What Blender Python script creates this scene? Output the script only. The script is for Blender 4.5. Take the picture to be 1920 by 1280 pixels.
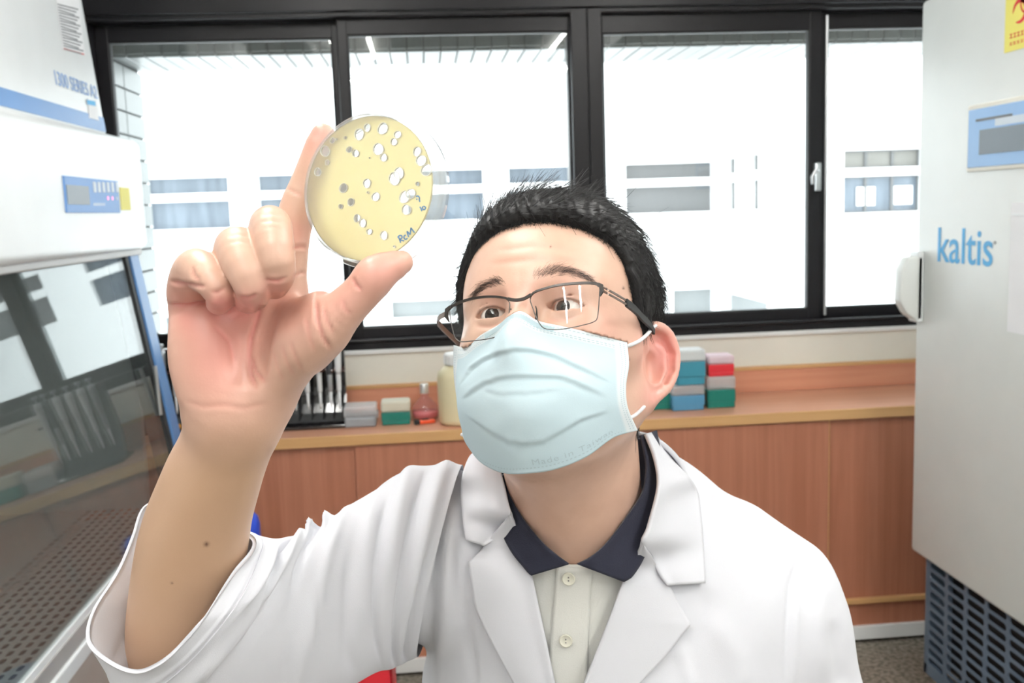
import bpy, bmesh, math, random
import numpy as np
from mathutils import Matrix, Vector

# ---------------------------------------------------------------- clear
for o in list(bpy.data.objects): bpy.data.objects.remove(o)
SC = bpy.context.scene
COL = SC.collection
random.seed(7)

# ---------------------------------------------------------------- camera
K = 1850.0                      # focal length in pixels of the 1920x1280 frame
CH = 1.5                        # camera height
_n = np.array([792-960., 399-640., K]); _n /= np.linalg.norm(_n)
_d = np.array([518.6, 14942., K]); _d -= _n*(_d@_n); _d /= np.linalg.norm(_d)
RC = np.array([np.cross(_d, _n), _n, -_d])      # camera (x right, y down, z forward) -> world
CP = np.array([0., 0., CH])
cam = bpy.data.cameras.new('camera'); camo = bpy.data.objects.new('camera', cam); COL.objects.link(camo)
cam.sensor_width = 36.0; cam.lens = K/1920*36.0; cam.clip_start = 0.05; cam.clip_end = 200
m = np.eye(4); m[:3, 0] = RC[:, 0]; m[:3, 1] = -RC[:, 1]; m[:3, 2] = -RC[:, 2]; m[:3, 3] = CP
camo.matrix_world = Matrix(m.tolist())
cam.dof.use_dof = True; cam.dof.focus_distance = 0.68; cam.dof.aperture_fstop = 15.0
SC.camera = camo

# ---------------------------------------------------------------- view, world
SC.view_settings.view_transform = 'Standard'
SC.view_settings.look = 'None'
SC.view_settings.gamma = 1.0
SC.view_settings.use_curve_mapping = False
SC.view_settings.exposure = 0.05
world = bpy.data.worlds.new('overcast_sky'); SC.world = world
world.use_nodes = True
bg = world.node_tree.nodes['Background']
bg.inputs[0].default_value = (0.93, 0.97, 1.0, 1); bg.inputs[1].default_value = 6.0
LAMP = 55.0                     # radiance of the fluorescent tubes

# ---------------------------------------------------------------- materials
MATS = {}
def nmat(name):
    mt = bpy.data.materials.new(name); mt.use_nodes = True; MATS[name] = mt
    return mt, mt.node_tree, mt.node_tree.nodes['Principled BSDF']
def setp(b, **k):
    nm = dict(color='Base Color', rough='Roughness', metal='Metallic', spec='Specular IOR Level', sss='Subsurface Weight',
              sheen='Sheen Weight', coat='Coat Weight', trans='Transmission Weight', ior='IOR', alpha='Alpha', emit='Emission Color', es='Emission Strength')
    for a, v in k.items():
        if a in ('color', 'emit'): v = (*v, 1) if len(v) == 3 else v
        b.inputs[nm[a]].default_value = v
def flat(name, color, rough=0.5, **k):
    if name in MATS: return MATS[name]
    mt, nt, b = nmat(name); setp(b, color=color, rough=rough, **k)
    # fine procedural variation so that no surface is perfectly uniform
    tc = nt.nodes.new('ShaderNodeTexCoord'); nz = nt.nodes.new('ShaderNodeTexNoise'); nz.inputs['Scale'].default_value = 9
    nt.links.new(tc.outputs['Object'], nz.inputs['Vector'])
    mx = nt.nodes.new('ShaderNodeMix'); mx.data_type = 'RGBA'
    c = (*color, 1); mx.inputs[6].default_value = [v*0.96 for v in color]+[1]; mx.inputs[7].default_value = [min(1, v*1.04) for v in color]+[1]
    nt.links.new(nz.outputs['Fac'], mx.inputs[0]); nt.links.new(mx.outputs[2], b.inputs['Base Color'])
    return mt
def bump(nt, b, tex_out, strength=0.2, dist=0.002):
    bp = nt.nodes.new('ShaderNodeBump'); bp.inputs['Strength'].default_value = strength; bp.inputs['Distance'].default_value = dist
    nt.links.new(tex_out, bp.inputs['Height']); nt.links.new(bp.outputs[0], b.inputs['Normal'])
def glassy(name, tint=(1, 1, 1), refl=0.06, rough=0.0, haze=0.0, hazecol=(1, 1, 1), ior=1.5):
    """thin pane: straight-through view, a fresnel reflection, a little dust"""
    mt = bpy.data.materials.new(name); mt.use_nodes = True; nt = mt.node_tree; nt.nodes.clear(); MATS[name] = mt
    out = nt.nodes.new('ShaderNodeOutputMaterial'); tr = nt.nodes.new('ShaderNodeBsdfTransparent'); gl = nt.nodes.new('ShaderNodeBsdfGlossy')
    tr.inputs[0].default_value = (*tint, 1); gl.inputs['Roughness'].default_value = rough
    lw = nt.nodes.new('ShaderNodeFresnel'); lw.inputs[0].default_value = ior
    ge = nt.nodes.new('ShaderNodeNewGeometry'); mr = nt.nodes.new('ShaderNodeMapRange'); mr.inputs['To Min'].default_value = ior; mr.inputs['To Max'].default_value = 1/ior   # straight-through panes: same fresnel on the way out
    nt.links.new(ge.outputs['Backfacing'], mr.inputs['Value']); nt.links.new(mr.outputs[0], lw.inputs[0])
    ad = nt.nodes.new('ShaderNodeMath'); ad.operation = 'ADD'; ad.use_clamp = True; ad.inputs[1].default_value = refl-0.04
    nt.links.new(lw.outputs[0], ad.inputs[0])
    mx = nt.nodes.new('ShaderNodeMixShader'); nt.links.new(ad.outputs[0], mx.inputs[0]); nt.links.new(tr.outputs[0], mx.inputs[1]); nt.links.new(gl.outputs[0], mx.inputs[2])
    last = mx
    if haze > 0:
        df = nt.nodes.new('ShaderNodeBsdfDiffuse'); df.inputs[0].default_value = (*hazecol, 1)
        m2 = nt.nodes.new('ShaderNodeMixShader'); m2.inputs[0].default_value = haze
        nt.links.new(mx.outputs[0], m2.inputs[1]); nt.links.new(df.outputs[0], m2.inputs[2]); last = m2
    nt.links.new(last.outputs[0], out.inputs[0])
    return mt
def wood(name, c1, c2, axis='Z', rough=0.42):
    mt, nt, b = nmat(name); setp(b, rough=rough)
    tc = nt.nodes.new('ShaderNodeTexCoord'); mp = nt.nodes.new('ShaderNodeMapping')
    mp.inputs['Scale'].default_value = dict(X=(0.5, 14, 14), Y=(14, 0.5, 14), Z=(14, 14, 0.5))[axis]
    nz = nt.nodes.new('ShaderNodeTexNoise'); nz.inputs['Scale'].default_value = 3.0; nz.inputs['Detail'].default_value = 5; nz.inputs['Distortion'].default_value = 0.6
    rp = nt.nodes.new('ShaderNodeValToRGB'); rp.color_ramp.elements[0].position = 0.3; rp.color_ramp.elements[1].position = 0.7
    rp.color_ramp.elements[0].color = (*c1, 1); rp.color_ramp.elements[1].color = (*c2, 1)
    nt.links.new(tc.outputs['Object'], mp.inputs[0]); nt.links.new(mp.outputs[0], nz.inputs['Vector']); nt.links.new(nz.outputs['Fac'], rp.inputs[0]); nt.links.new(rp.outputs[0], b.inputs['Base Color'])
    return mt
def srgb(r, g, b):
    f = lambda v: (v/255/12.92) if v/255 <= 0.04045 else ((v/255+0.055)/1.055)**2.4
    return (f(r), f(g), f(b))

# ---------------------------------------------------------------- objects
def link(o): COL.objects.link(o); return o
def tag(o, label=None, cat=None, group=None, kind=None):
    if label: o['label'] = label
    if cat: o['category'] = cat
    if group: o['group'] = group
    if kind: o['kind'] = kind
    return o
def empty(name, loc, label=None, cat=None, group=None):
    o = bpy.data.objects.new(name, None); o.empty_display_size = 0.05; o.location = loc; link(o); return tag(o, label, cat, group)
def org(p):
    """world translation of a parent (parents here are only ever translated / rotated about z before children are added at world place)"""
    v = Vector((0, 0, 0))
    while p is not None: v += p.location; p = p.parent
    return v
def mesh_obj(name, verts, faces, mat, parent=None, smooth=False, world=True):
    me = bpy.data.meshes.new(name); me.from_pydata([tuple(v) for v in verts], [], [tuple(int(i) for i in f) for f in faces]); me.update()
    return wrap(name, me, mat, parent, smooth, world)
def wrap(name, me, mat, parent=None, smooth=False, world=True):
    o = bpy.data.objects.new(name, me); link(o)
    for mm in (mat if isinstance(mat, (list, tuple)) else [mat]): me.materials.append(mm)
    if smooth: me.polygons.foreach_set('use_smooth', np.ones(len(me.polygons), bool))
    if parent is not None:
        o.parent = parent
        if world: o.location = -org(parent)
    return o
class MB:
    """collects primitive shapes into one mesh"""
    def __init__(s): s.bm = bmesh.new()
    def box(s, a, b, bev=0.0, seg=2):
        a = Vector(a); b = Vector(b); c = (a+b)/2; d = b-a
        r = bmesh.ops.create_cube(s.bm, size=1.0); vs = r['verts']
        for v in vs: v.co = Vector((v.co.x*d.x, v.co.y*d.y, v.co.z*d.z))+c
        if bev > 0:
            es = list({e for v in vs for e in v.link_edges})
            bmesh.ops.bevel(s.bm, geom=es, offset=bev, segments=seg, profile=0.5, affect='EDGES')
        return s
    def poly(s, pts): s.bm.faces.new([s.bm.verts.new(p) for p in pts]); return s
    def prism(s, pts, vec, bev=0.0):
        """extrude a planar polygon by a vector"""
        vec = Vector(vec); a = [s.bm.verts.new(p) for p in pts]; b = [s.bm.verts.new(Vector(p)+vec) for p in pts]; n = len(a)
        fs = [s.bm.faces.new(a[::-1]), s.bm.faces.new(b)]
        for i in range(n): fs.append(s.bm.faces.new((a[i], a[(i+1) % n], b[(i+1) % n], b[i])))
        if bev > 0: bmesh.ops.bevel(s.bm, geom=list({e for f in fs for e in f.edges}), offset=bev, segments=2, profile=0.5, affect='EDGES')
        return s
    def lathe(s, prof, c=(0, 0, 0), n=32, ax='Z', cap=True):
        rings = []
        for r, h in prof:
            ring = []
            for i in range(n):
                t = 2*math.pi*i/n; x, y = r*math.cos(t), r*math.sin(t)
                p = (x, y, h) if ax == 'Z' else ((h, x, y) if ax == 'X' else (y, h, x))
                ring.append(s.bm.verts.new(Vector(p)+Vector(c)))
            rings.append(ring)
        for a, b in zip(rings, rings[1:]):
            for i in range(n): s.bm.faces.new((a[i], a[(i+1) % n], b[(i+1) % n], b[i]))
        if cap: s.bm.faces.new(rings[0][::-1]); s.bm.faces.new(rings[-1])
        return s
    def tube(s, pts, r, n=8, cap=True, flat=None):
        pts = [Vector(p) for p in pts]; rs = r if isinstance(r, (list, tuple)) else [r]*len(pts); rings = []; up = None
        for i, p in enumerate(pts):
            t = (pts[min(i+1, len(pts)-1)]-pts[max(i-1, 0)]).normalized()
            if up is None: up = t.orthogonal().normalized()
            up = (up-t*up.dot(t)).normalized(); sd = t.cross(up)
            rings.append([s.bm.verts.new(p+(up*math.cos(2*math.pi*k/n)+sd*math.sin(2*math.pi*k/n))*rs[i]) for k in range(n)])
        for a, b in zip(rings, rings[1:]):
            for i in range(n): s.bm.faces.new((a[i], a[(i+1) % n], b[(i+1) % n], b[i]))
        if cap: s.bm.faces.new(rings[0][::-1]); s.bm.faces.new(rings[-1])
        return s
    def bar(s, pts, w, t, nrm):
        """flat bar of width w (in the plane) and thickness t (along nrm)"""
        nrm = Vector(nrm).normalized(); pts = [Vector(p) for p in pts]; rings = []
        ws = w if isinstance(w, (list, tuple)) else [w]*len(pts)
        for i, p in enumerate(pts):
            d = (pts[min(i+1, len(pts)-1)]-pts[max(i-1, 0)]).normalized(); sd = d.cross(nrm).normalized()*ws[i]/2; nn = nrm*t/2
            rings.append([s.bm.verts.new(p+q) for q in (sd+nn, -sd+nn, -sd-nn, sd-nn)])
        for a, b in zip(rings, rings[1:]):
            for i in range(4): s.bm.faces.new((a[i], a[(i+1) % 4], b[(i+1) % 4], b[i]))
        s.bm.faces.new(rings[0][::-1]); s.bm.faces.new(rings[-1]); return s
    def xf(s, M):
        bmesh.ops.transform(s.bm, matrix=M, verts=s.bm.verts); return s
    def build(s, name, mat, parent=None, smooth=False, world=True, ang=None):
        bmesh.ops.recalc_face_normals(s.bm, faces=s.bm.faces)
        me = bpy.data.meshes.new(name); s.bm.to_mesh(me); s.bm.free()
        o = wrap(name, me, mat, parent, smooth or ang is not None, world)
        if ang is not None:
            try: me.set_sharp_from_angle(angle=math.radians(ang))
            except Exception: pass
        return o
def dup(root, loc, label=None, group=None, parent=None):
    r = root.copy(); link(r); r.location = loc
    if parent is not None: r.parent = parent
    if label: r['label'] = label
    if group: r['group'] = group
    for ch in list(root.children):
        c = ch.copy(); link(c); c.parent = r
        for g in list(ch.children):
            d = g.copy(); link(d); d.parent = c
    return r
def text_mesh(body, size=1.0, extrude=0.0, shear=0.0, spacing=1.0, offset=0.0):
    """lettering as (verts, faces) in its own xy plane, baseline at y 0, centred on x"""
    cu = bpy.data.curves.new('lettering', 'FONT'); cu.body = body; cu.size = size; cu.extrude = extrude; cu.align_x = 'CENTER'; cu.shear = shear; cu.space_character = spacing; cu.offset = offset
    cu.resolution_u = 4
    o = bpy.data.objects.new('lettering', cu); COL.objects.link(o)
    dg = bpy.context.evaluated_depsgraph_get(); me = bpy.data.meshes.new_from_object(o.evaluated_get(dg))
    v = [tuple(p.co) for p in me.vertices]; f = [tuple(p.vertices) for p in me.polygons]
    bpy.data.objects.remove(o); bpy.data.curves.remove(cu); bpy.data.meshes.remove(me)
    return v, f
def text_on(name, body, origin, ex, ey, size, mat, parent, **k):
    v, f = text_mesh(body, size, **k); ex = Vector(ex).normalized(); ey = Vector(ey).normalized(); o = Vector(origin)
    return mesh_obj(name, [o+ex*a+ey*b+ex.cross(ey)*c for a, b, c in v], f, mat, parent)

# camera-space helpers: pixel + distance -> point
def cc(u, v, z): return np.array([(u-960)/K*z, (v-640)/K*z, z])
def c2w(p): return np.asarray(p)@RC.T+CP
def W(u, v, z): return Vector(c2w(cc(u, v, z)))
def ray(u, v): return RC@np.array([(u-960)/K, (v-640)/K, 1.0])
def hit(u, v, ax, val):
    q = ray(u, v); return Vector(CP+q*((val-CP[ax])/q[ax]))

# ================================================================ THE SETTING
M_cream = flat('cream_paint', srgb(236, 233, 222), 0.7)
M_white = flat('white_paint', srgb(238, 239, 238), 0.75)
M_ceil = flat('ceiling_paint', srgb(244, 244, 242), 0.85)
M_dark = flat('dark_bronze_aluminium', (0.010, 0.009, 0.011), 0.30, spec=0.28)
M_door = wood('reddish_wood_laminate', srgb(166, 106, 80), srgb(182, 122, 96), 'Z')
M_top = wood('worktop_laminate', srgb(206, 148, 118), srgb(216, 160, 130), 'X')
M_edge = wood('yellow_wood_edge', srgb(206, 158, 104), srgb(216, 172, 120), 'X')
M_splash = wood('backsplash_laminate', srgb(206, 140, 112), srgb(216, 154, 124), 'X')
M_glass = glassy('window_glass', (0.97, 0.99, 0.985), 0.05, 0.0, 0.02, (0.9, 0.95, 0.95))
M_rubber = flat('black_rubber', (0.012, 0.013, 0.014), 0.6)
M_steel = flat('brushed_steel', (0.55, 0.56, 0.57), 0.32, metal=1.0)
M_whsteel = flat('white_enamel', srgb(226, 229, 230), 0.35)

# floor: speckled grey vinyl
mt, nt, b = nmat('speckled_floor'); setp(b, rough=0.55)
tc = nt.nodes.new('ShaderNodeTexCoord'); nz = nt.nodes.new('ShaderNodeTexNoise'); nz.inputs['Scale'].default_value = 70; nz.inputs['Detail'].default_value = 6
rp = nt.nodes.new('ShaderNodeValToRGB'); rp.color_ramp.elements[0].position = 0.38; rp.color_ramp.elements[0].color = (*srgb(96, 90, 80), 1); rp.color_ramp.elements[1].position = 0.62; rp.color_ramp.elements[1].color = (*srgb(150, 142, 130), 1)
nt.links.new(tc.outputs['Object'], nz.inputs['Vector']); nt.links.new(nz.outputs['Fac'], rp.inputs[0]); nt.links.new(rp.outputs[0], b.inputs['Base Color'])
X0, X1, Y0, Y1, ZC = -2.3, 2.6, -2.6, 3.45, 2.72
def struct(mb, name, mat, **k): return tag(mb.build(name, mat, **k), kind='structure')
struct(MB().box((X0-.2, Y0-.2, -.12), (X1+.2, Y1+.25, 0)), 'floor', mt)
struct(MB().box((X0-.2, Y0-.2, ZC), (X1+.2, Y1+.25, ZC+.12)), 'ceiling', M_ceil)
struct(MB().box((X0-.12, Y0, 0), (X0, Y1+.2, ZC)), 'wall_left', M_white)
struct(MB().box((X1, Y0, 0), (X1+.12, Y1+.2, ZC)), 'wall_right', M_white)
struct(MB().box((X0, Y0-.12, 0), (X1, Y0, ZC)), 'wall_back', M_white)
WL, WR, WB, WT = -1.10, 2.36, 1.031, 2.40
w = MB().box((X0, Y1, 0), (X1, Y1+.2, WB)).box((X0, Y1, WB), (WL, Y1+.2, ZC)).box((WL, Y1, WT), (X1, Y1+.2, ZC)).box((WR, Y1, WB), (X1, Y1+.2, WT))
struct(w, 'wall_window', M_cream)

# header panel above the sliding windows
struct(MB().box((WL, 3.425, 2.172), (WR, 3.60, WT), 0.004), 'trim_header', M_dark)
# ---- two sliding window units
def rect_frame(mb, x0, x1, z0, z1, l, r, bt, tp, y0, y1, bev=0.004):
    mb.box((x0, y0, z0), (x0+l, y1, z1), bev); mb.box((x1-r, y0, z0), (x1, y1, z1), bev)
    mb.box((x0+l*.6, y0+.001, z0), (x1-r*.6, y1-.001, z0+bt), bev); mb.box((x0+l*.6, y0+.001, z1-tp), (x1-r*.6, y1-.001, z1), bev)
    return mb
def window_unit(name, x0, x1, jl, jr, sashes):
    wf = rect_frame(MB(), x0, x1, WB, 2.178, jl, jr, 0.03, 0.022, 3.44, 3.60).build(name, M_dark)
    tag(wf, kind='structure')
    MB().box((x0, 3.43, WB+.028), (x1, 3.452, WB+.040), 0.003).build('track_rail', M_dark, wf)
    for (a, bb, l, r, y, zb, zt) in sashes:
        sf = rect_frame(MB(), a, bb, WB+.022, 2.16, l, r, zb, zt, y, y+.032).build('sash_frame', M_dark, wf)
        MB().box((a+l-.008, y+.012, WB+.03), (bb-r+.008, y+.018, 2.15)).build('pane', M_glass, sf)
        g = MB()
        rect_frame(g, a+l-.001, bb-r+.001, WB+.022+zb-.001, 2.16-zt+.001, .004, .004, .004, .004, y+.002, y+.03, 0)
        g.build('gasket', M_rubber, sf)
    return wf
w1 = window_unit('window_1', -1.10, 0.589, 0.036, 0.058, [(-1.066, -.226, .044, .058, 3.515, .055, .060), (-.262, .535, .036, .008, 3.475, .055, .058)])
w2 = window_unit('window_2', 0.589, WR, 0.050, 0.04, [(.636, 1.43, .012, .045, 3.475, .055, .068), (1.41, 2.33, .058, .03, 3.515, .050, .058)])
lt = MB().box((1.402, 3.452, 1.53), (1.424, 3.476, 1.63), 0.004).tube([(1.413, 3.456, 1.60), (1.398, 3.440, 1.605), (1.382, 3.438, 1.58), (1.386, 3.440, 1.555)], 0.006).build('latch', M_steel, w2, ang=40)
MB().tube([(1.448, 3.475, WB+.05), (1.448, 3.475, 2.14)], 0.006).build('pull_rail', M_steel, w2, ang=40)
# thin white line of caulk and a painted ledge below the frame
struct(MB().box((WL, 3.438, WB-.014), (WR, 3.452, WB+.002), 0.003), 'trim_sill', M_white)

# ---- low cabinet with sliding doors, worktop, backsplash
cb = empty('low_cabinet', (0.4, 3.25, 0), 'long low reddish wood cabinet with sliding doors under the window', 'cabinet')
MB().box((-2.0, 3.11, .06), (2.5, 3.44, .7815)).build('body', M_door, cb)
for a, bb, y in ((-2.0, -1.2, 3.094), (-1.21, -.239, 3.088), (-.246, 1.300, 3.076), (1.306, 2.5, 3.088)):
    MB().box((a, y, .158), (bb, y+.018, .779), 0.0015).build('sliding_door', M_door, cb)
MB().box((1.284, 3.083, .158), (1.306, 3.10, .779), .001).build('stile', M_edge, cb)
MB().box((-2.0, 3.074, .140), (2.5, 3.112, .158), 0.003).build('bottom_rail', M_edge, cb)
MB().box((-2.0, 3.092, .055), (2.5, 3.115, .140)).build('plinth', M_door, cb)
wt = empty('worktop', (0.4, 3.25, .782), 'reddish wood worktop with yellow front edge below the window', 'worktop')
MB().box((-2.0, 3.072, .7825), (2.5, 3.4235, .817), 0.002).build('board', M_top, wt)
MB().box((-2.0, 3.064, .7825), (2.5, 3.074, .8165), 0.002).build('edge_strip', M_edge, wt)
bs = MB().box((-2.0, 3.424, .817), (2.5, 3.45, .900), 0.001).build('trim_backsplash', M_splash); tag(bs, kind='structure')
MB().box((-2.0, 3.420, .898), (2.5, 3.45, .909), 0.002).build('edge_strip', M_edge, bs)
struct(MB().box((-2.0, 3.078, 0.012), (2.5, 3.10, .058), 0.002), 'baseboard_window', M_white)

# ---- outside: tiled beam and fin right behind the panes
M_tile = flat('grey_glazed_tile', (0.10, 0.112, 0.108), 0.35)
M_tile2 = flat('pale_glazed_tile', (0.15, 0.163, 0.163), 0.35)
M_grout = flat('tile_grout', (0.025, 0.027, 0.027), 0.9)
beam = MB().box((-1.5, 3.81, 2.108), (2.7, 4.20, 2.6)).build('trim_tiled_beam', M_grout); tag(beam, kind='structure')
ft = MB().box((-.0295, -.008, 0), (.0295, .008, .15), 0.002, 1).build('tile', M_tile, beam, world=False)
stile = MB().box((-.0295, -.19, -.008), (.0295, .19, .008), 0.002, 1).build('tile', M_tile2, beam, world=False)
fl = [ft, stile]
n = 0
for i in range(64):
    x = -1.46+i*.0635
    for src, (y, z) in ((ft, (3.806, 2.108)), (stile, (4.0, 2.104))):
        o = src if i == 0 else link(src.copy())
        o.parent = beam; o.location = (x, y, z+random.uniform(-.001, .001))
fin = MB().box((-1.35, 3.65, .6), (-1.105, 4.16, 2.5)).build('trim_tiled_fin', M_grout); tag(fin, kind='structure')
t0 = MB().box((-.008, -.122, -.040), (.008, .122, .040), 0.002, 1).build('tile', M_tile2, fin, world=False)
k = 0
for j in range(17):
    for i in range(2):
        o = t0 if k == 0 else link(t0.copy()); o.parent = fin; k += 1
        o.location = (-1.101, 3.79+i*.250, .66+j*.0865)

# ---- the white building across the courtyard
M_fac = flat('white_facade', (0.80, 0.81, 0.81), 0.7)
mt, nt, b = nmat('far_window_glass'); setp(b, rough=0.25, spec=0.3)
tc = nt.nodes.new('ShaderNodeTexCoord'); mp = nt.nodes.new('ShaderNodeMapping'); mp.inputs['Scale'].default_value = (9, 9, .6)
nz = nt.nodes.new('ShaderNodeTexNoise'); nz.inputs['Scale'].default_value = 1.6; nz.inputs['Detail'].default_value = 3
rp = nt.nodes.new('ShaderNodeValToRGB'); rp.color_ramp.elements[0].position = .3; rp.color_ramp.elements[0].color = (.075, .095, .12, 1); rp.color_ramp.elements[1].position = .75; rp.color_ramp.elements[1].color = (.14, .17, .205, 1)
nt.links.new(tc.outputs['Object'], mp.inputs[0]); nt.links.new(mp.outputs[0], nz.inputs['Vector']); nt.links.new(nz.outputs['Fac'], rp.inputs[0]); nt.links.new(rp.outputs[0], b.inputs['Base Color'])
M_farglass = mt
M_fargrey = flat('far_grey_panel', (.10, .103, .106), .5)
M_farlow = flat('far_low_window', (.19, .205, .21), .5)
M_farbeige = flat('far_blind', (.17, .165, .15), .6)
bd = empty('white_building', (0.5, 10.0, -6.0), 'white tiled building with window bands seen through the window panes', 'building')
def holed_wall(rects, x0, x1, z0, z1, y, depth, name):
    """front wall with rectangular recesses, made of blocks"""
    mb = MB(); rects = sorted(rects); zs = sorted({z0, z1, *[r[2] for r in rects], *[r[3] for r in rects]})
    for za, zb in zip(zs, zs[1:]):
        zm = (za+zb)/2; xs = sorted((r[0], r[1]) for r in rects if r[2] < zm < r[3]); c = x0
        for a, bb in xs+[(x1, x1)]:
            if a > c+1e-6: mb.box((c, y, za), (a, y+depth, zb))
            c = max(c, bb)
    return mb
R1 = []
for a, bb in ((-3.7, -2.95), (-2.655, -1.885), (-1.595, -.75), (-.145, .62), (.88, 1.64), (2.07, 2.975)):
    R1 += [(a, bb, 1.765, 1.915), (a, bb, 1.42, 1.685)]
R1 += [(-2.6, -2.35, .38, .56), (-.35, .35, .45, .62), (2.55, 2.97, .36, .62)]
holed_wall(R1, -7, 3.02, -6, 7, 10.0, .16, 'wall').build('wall', M_fac, bd)
MB().box((-7, 10.15, -6), (3.02, 10.4, 7)).build('rear_wall', M_fac, bd)
for r in R1:
    p = MB().box((r[0]-.01, 10.10, r[2]-.01), (r[1]+.01, 10.12, r[3]+.01)).build('window', M_farlow if r[3] < 1 else (M_farglass if r[0] < 2 else M_fargrey), bd)
# wing turning towards us, with its own windows
R2 = [(8.75, 9.15, 1.78, 1.93), (8.75, 9.15, 1.43, 1.70), (9.42, 9.86, 1.78, 1.93), (9.42, 9.86, 1.43, 1.70), (8.5, 9.9, .36, .60)]
mbw = MB(); tmp = holed_wall(R2, 8.3, 10.1, -6, 7, 0, .16, 'w')
tmp.xf(Matrix(((0, 1, 0, 3.02), (1, 0, 0, 0), (0, 0, 1, 0), (0, 0, 0, 1)))); tmp.build('wall', M_fac, bd)
for r in R2: MB().box((3.13, r[0]-.01, r[2]-.01), (3.15, r[1]+.01, r[3]+.01)).build('window', M_farlow if r[3] < 1 else M_fargrey, bd)
R3 = [(3.62, 4.34, 1.755, 1.908), (3.62, 4.34, 1.372, 1.685), (4.6, 5.4, 1.755, 1.908), (4.6, 5.4, 1.372, 1.685)]
holed_wall(R3, 3.0, 8, -6, 7, 8.3, .16, 'wall').build('wall', M_fac, bd)
for r in R3:
    up = r[3] > 1.8
    p = MB().box((r[0]-.01, 8.42, r[2]-.01), (r[1]+.01, 8.44, r[3]+.01)).build('window', M_farbeige if up else M_farglass, bd)
    f = MB()
    for k in range(4): f.box((r[0]+k*(r[1]-r[0])/3-.012, 8.40, r[2]), (r[0]+k*(r[1]-r[0])/3+.012, 8.42, r[3]))
    f.box((r[0], 8.402, r[2]), (r[1], 8.418, r[2]+.014)); f.box((r[0], 8.402, r[3]-.014), (r[1], 8.418, r[3]))
    f.build('glazing_bars', M_fargrey, p)
    if not up:
        for k in range(2): MB().box((r[0]+.16+k*.34, 8.404, r[2]+.06), (r[0]+.33+k*.34, 8.416, r[3]-.09), .003).build('paper_sheet', M_fac, p)
struct(MB().box((-12, 4.5, -6.2), (14, 12, -6.0)), 'ground_courtyard', M_fac)

# ---- ceiling lights (their reflections streak the window frame and the spectacles)
M_lamp = bpy.data.materials.new('lamp_diffuser'); M_lamp.use_nodes = True; MATS['lamp'] = M_lamp
_b = M_lamp.node_tree.nodes['Principled BSDF']; setp(_b, color=(.9, .9, .9), rough=.5, emit=(1.0, .985, .95), es=LAMP)
lampsrc = None
for nm, x, y in (('nearest the window on the biosafety cabinet side', -.44, 1.22), ('almost over the camera on the biosafety cabinet side', -.44, -.22), ('at the back of the room on the biosafety cabinet side', -.44, -1.68),
                 ('in front of the freezer', 1.15, 1.22), ('at the near end of the freezer side', 1.15, -.22), ('at the back of the room on the freezer side', 1.15, -1.68)):
    if lampsrc is None:
        e = empty('ceiling_light', (x, y, ZC-.06))
        rect = MB(); rect.box((-.31, -.62, -.0), (-.28, .62, .06)); rect.box((.28, -.62, 0), (.31, .62, .06)); rect.box((-.28, -.62, 0), (.28, -.59, .06)); rect.box((-.28, .59, 0), (.28, .62, .06))
        rect.build('frame', M_whsteel, e, world=False)
        MB().box((-.28, -.59, .050), (.28, .59, .058)).build('reflector', M_ceil, e, world=False)
        for sx in (-.13, .13):
            tb = MB().tube([(sx, -.575, .022), (sx, .575, .022)], .013, 10).build('tube', M_lamp, e, world=False, smooth=True)
            for sy in (-1, 1): MB().box((sx-.012, sy*.575-.012, .012), (sx+.012, sy*.575+.012, .055), .002).build('socket', M_whsteel, tb, world=False)
        lampsrc = e
    else: e = dup(lampsrc, (x, y, ZC-.06))
    tag(e, 'white ceiling light panel '+nm, 'ceiling light', 'ceiling lights')

# ================================================================ LAB EQUIPMENT
M_blue = flat('blue_enamel', srgb(86, 132, 186), 0.4)
M_bluep = flat('control_panel_blue', srgb(92, 140, 200), 0.45)
M_lcd = flat('grey_lcd', srgb(98, 108, 118), 0.3)
M_lcdb = flat('blue_lcd_surround', srgb(138, 178, 222), 0.4)
M_btn = flat('pale_button', srgb(205, 215, 225), 0.5)
M_yel = flat('yellow_label', srgb(232, 222, 110), 0.6)
M_paper = flat('paper', srgb(238, 238, 240), 0.7)
M_ink = flat('grey_print', srgb(120, 122, 126), 0.7)
M_inkb = flat('pale_blue_print', srgb(150, 178, 220), 0.6)
M_cyan = flat('cyan_print', srgb(96, 178, 226), 0.6)
M_red = flat('red_print', srgb(205, 40, 40), 0.6)
M_gsteel = flat('dim_steel', (0.40, 0.39, 0.38), 0.45, metal=0.1)
M_logo = flat('kaltis_blue', srgb(62, 160, 214), 0.5)
M_led = bpy.data.materials.new('pink_led'); M_led.use_nodes = True; setp(M_led.node_tree.nodes['Principled BSDF'], color=(.8, .2, .4), emit=(1, .35, .6), es=1.2)

# ---- biosafety cabinet on the left
bsc = empty('biosafety_cabinet', (-1.1, 2.2, 0), 'large white biosafety cabinet with tilted glass sash and blue side post', 'lab cabinet')
YA, YB = 1.30, 2.93
def slope_x(z): return -.835+(1.42-z)*.150          # tilted sash plane
MB().prism([(-.868, YA, 1.742), (-.935, YA, 2.45), (-1.55, YA, 2.45), (-1.55, YA, 1.742)], (0, YB-.035-YA, 0), .004).build('upper_panel', M_whsteel, bsc)
sn = Vector((1, 0, .0946)).normalized()              # normal of the upper panel
def upx(z): return -.868-(z-1.742)*.0946
MB().prism([(upx(1.752)+.0015, YA, 1.752), (upx(1.792)+.0015, YA, 1.792), (upx(1.792)-.01, YA, 1.792), (upx(1.752)-.01, YA, 1.752)], (0, YB-.037-YA, 0)).build('blue_stripe', M_blue, bsc)
MB().box((-1.45, YA, 1.424), (-.80, YB+.05, 1.734), .022, 4).build('control_housing', M_whsteel, bsc, ang=40)
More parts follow.
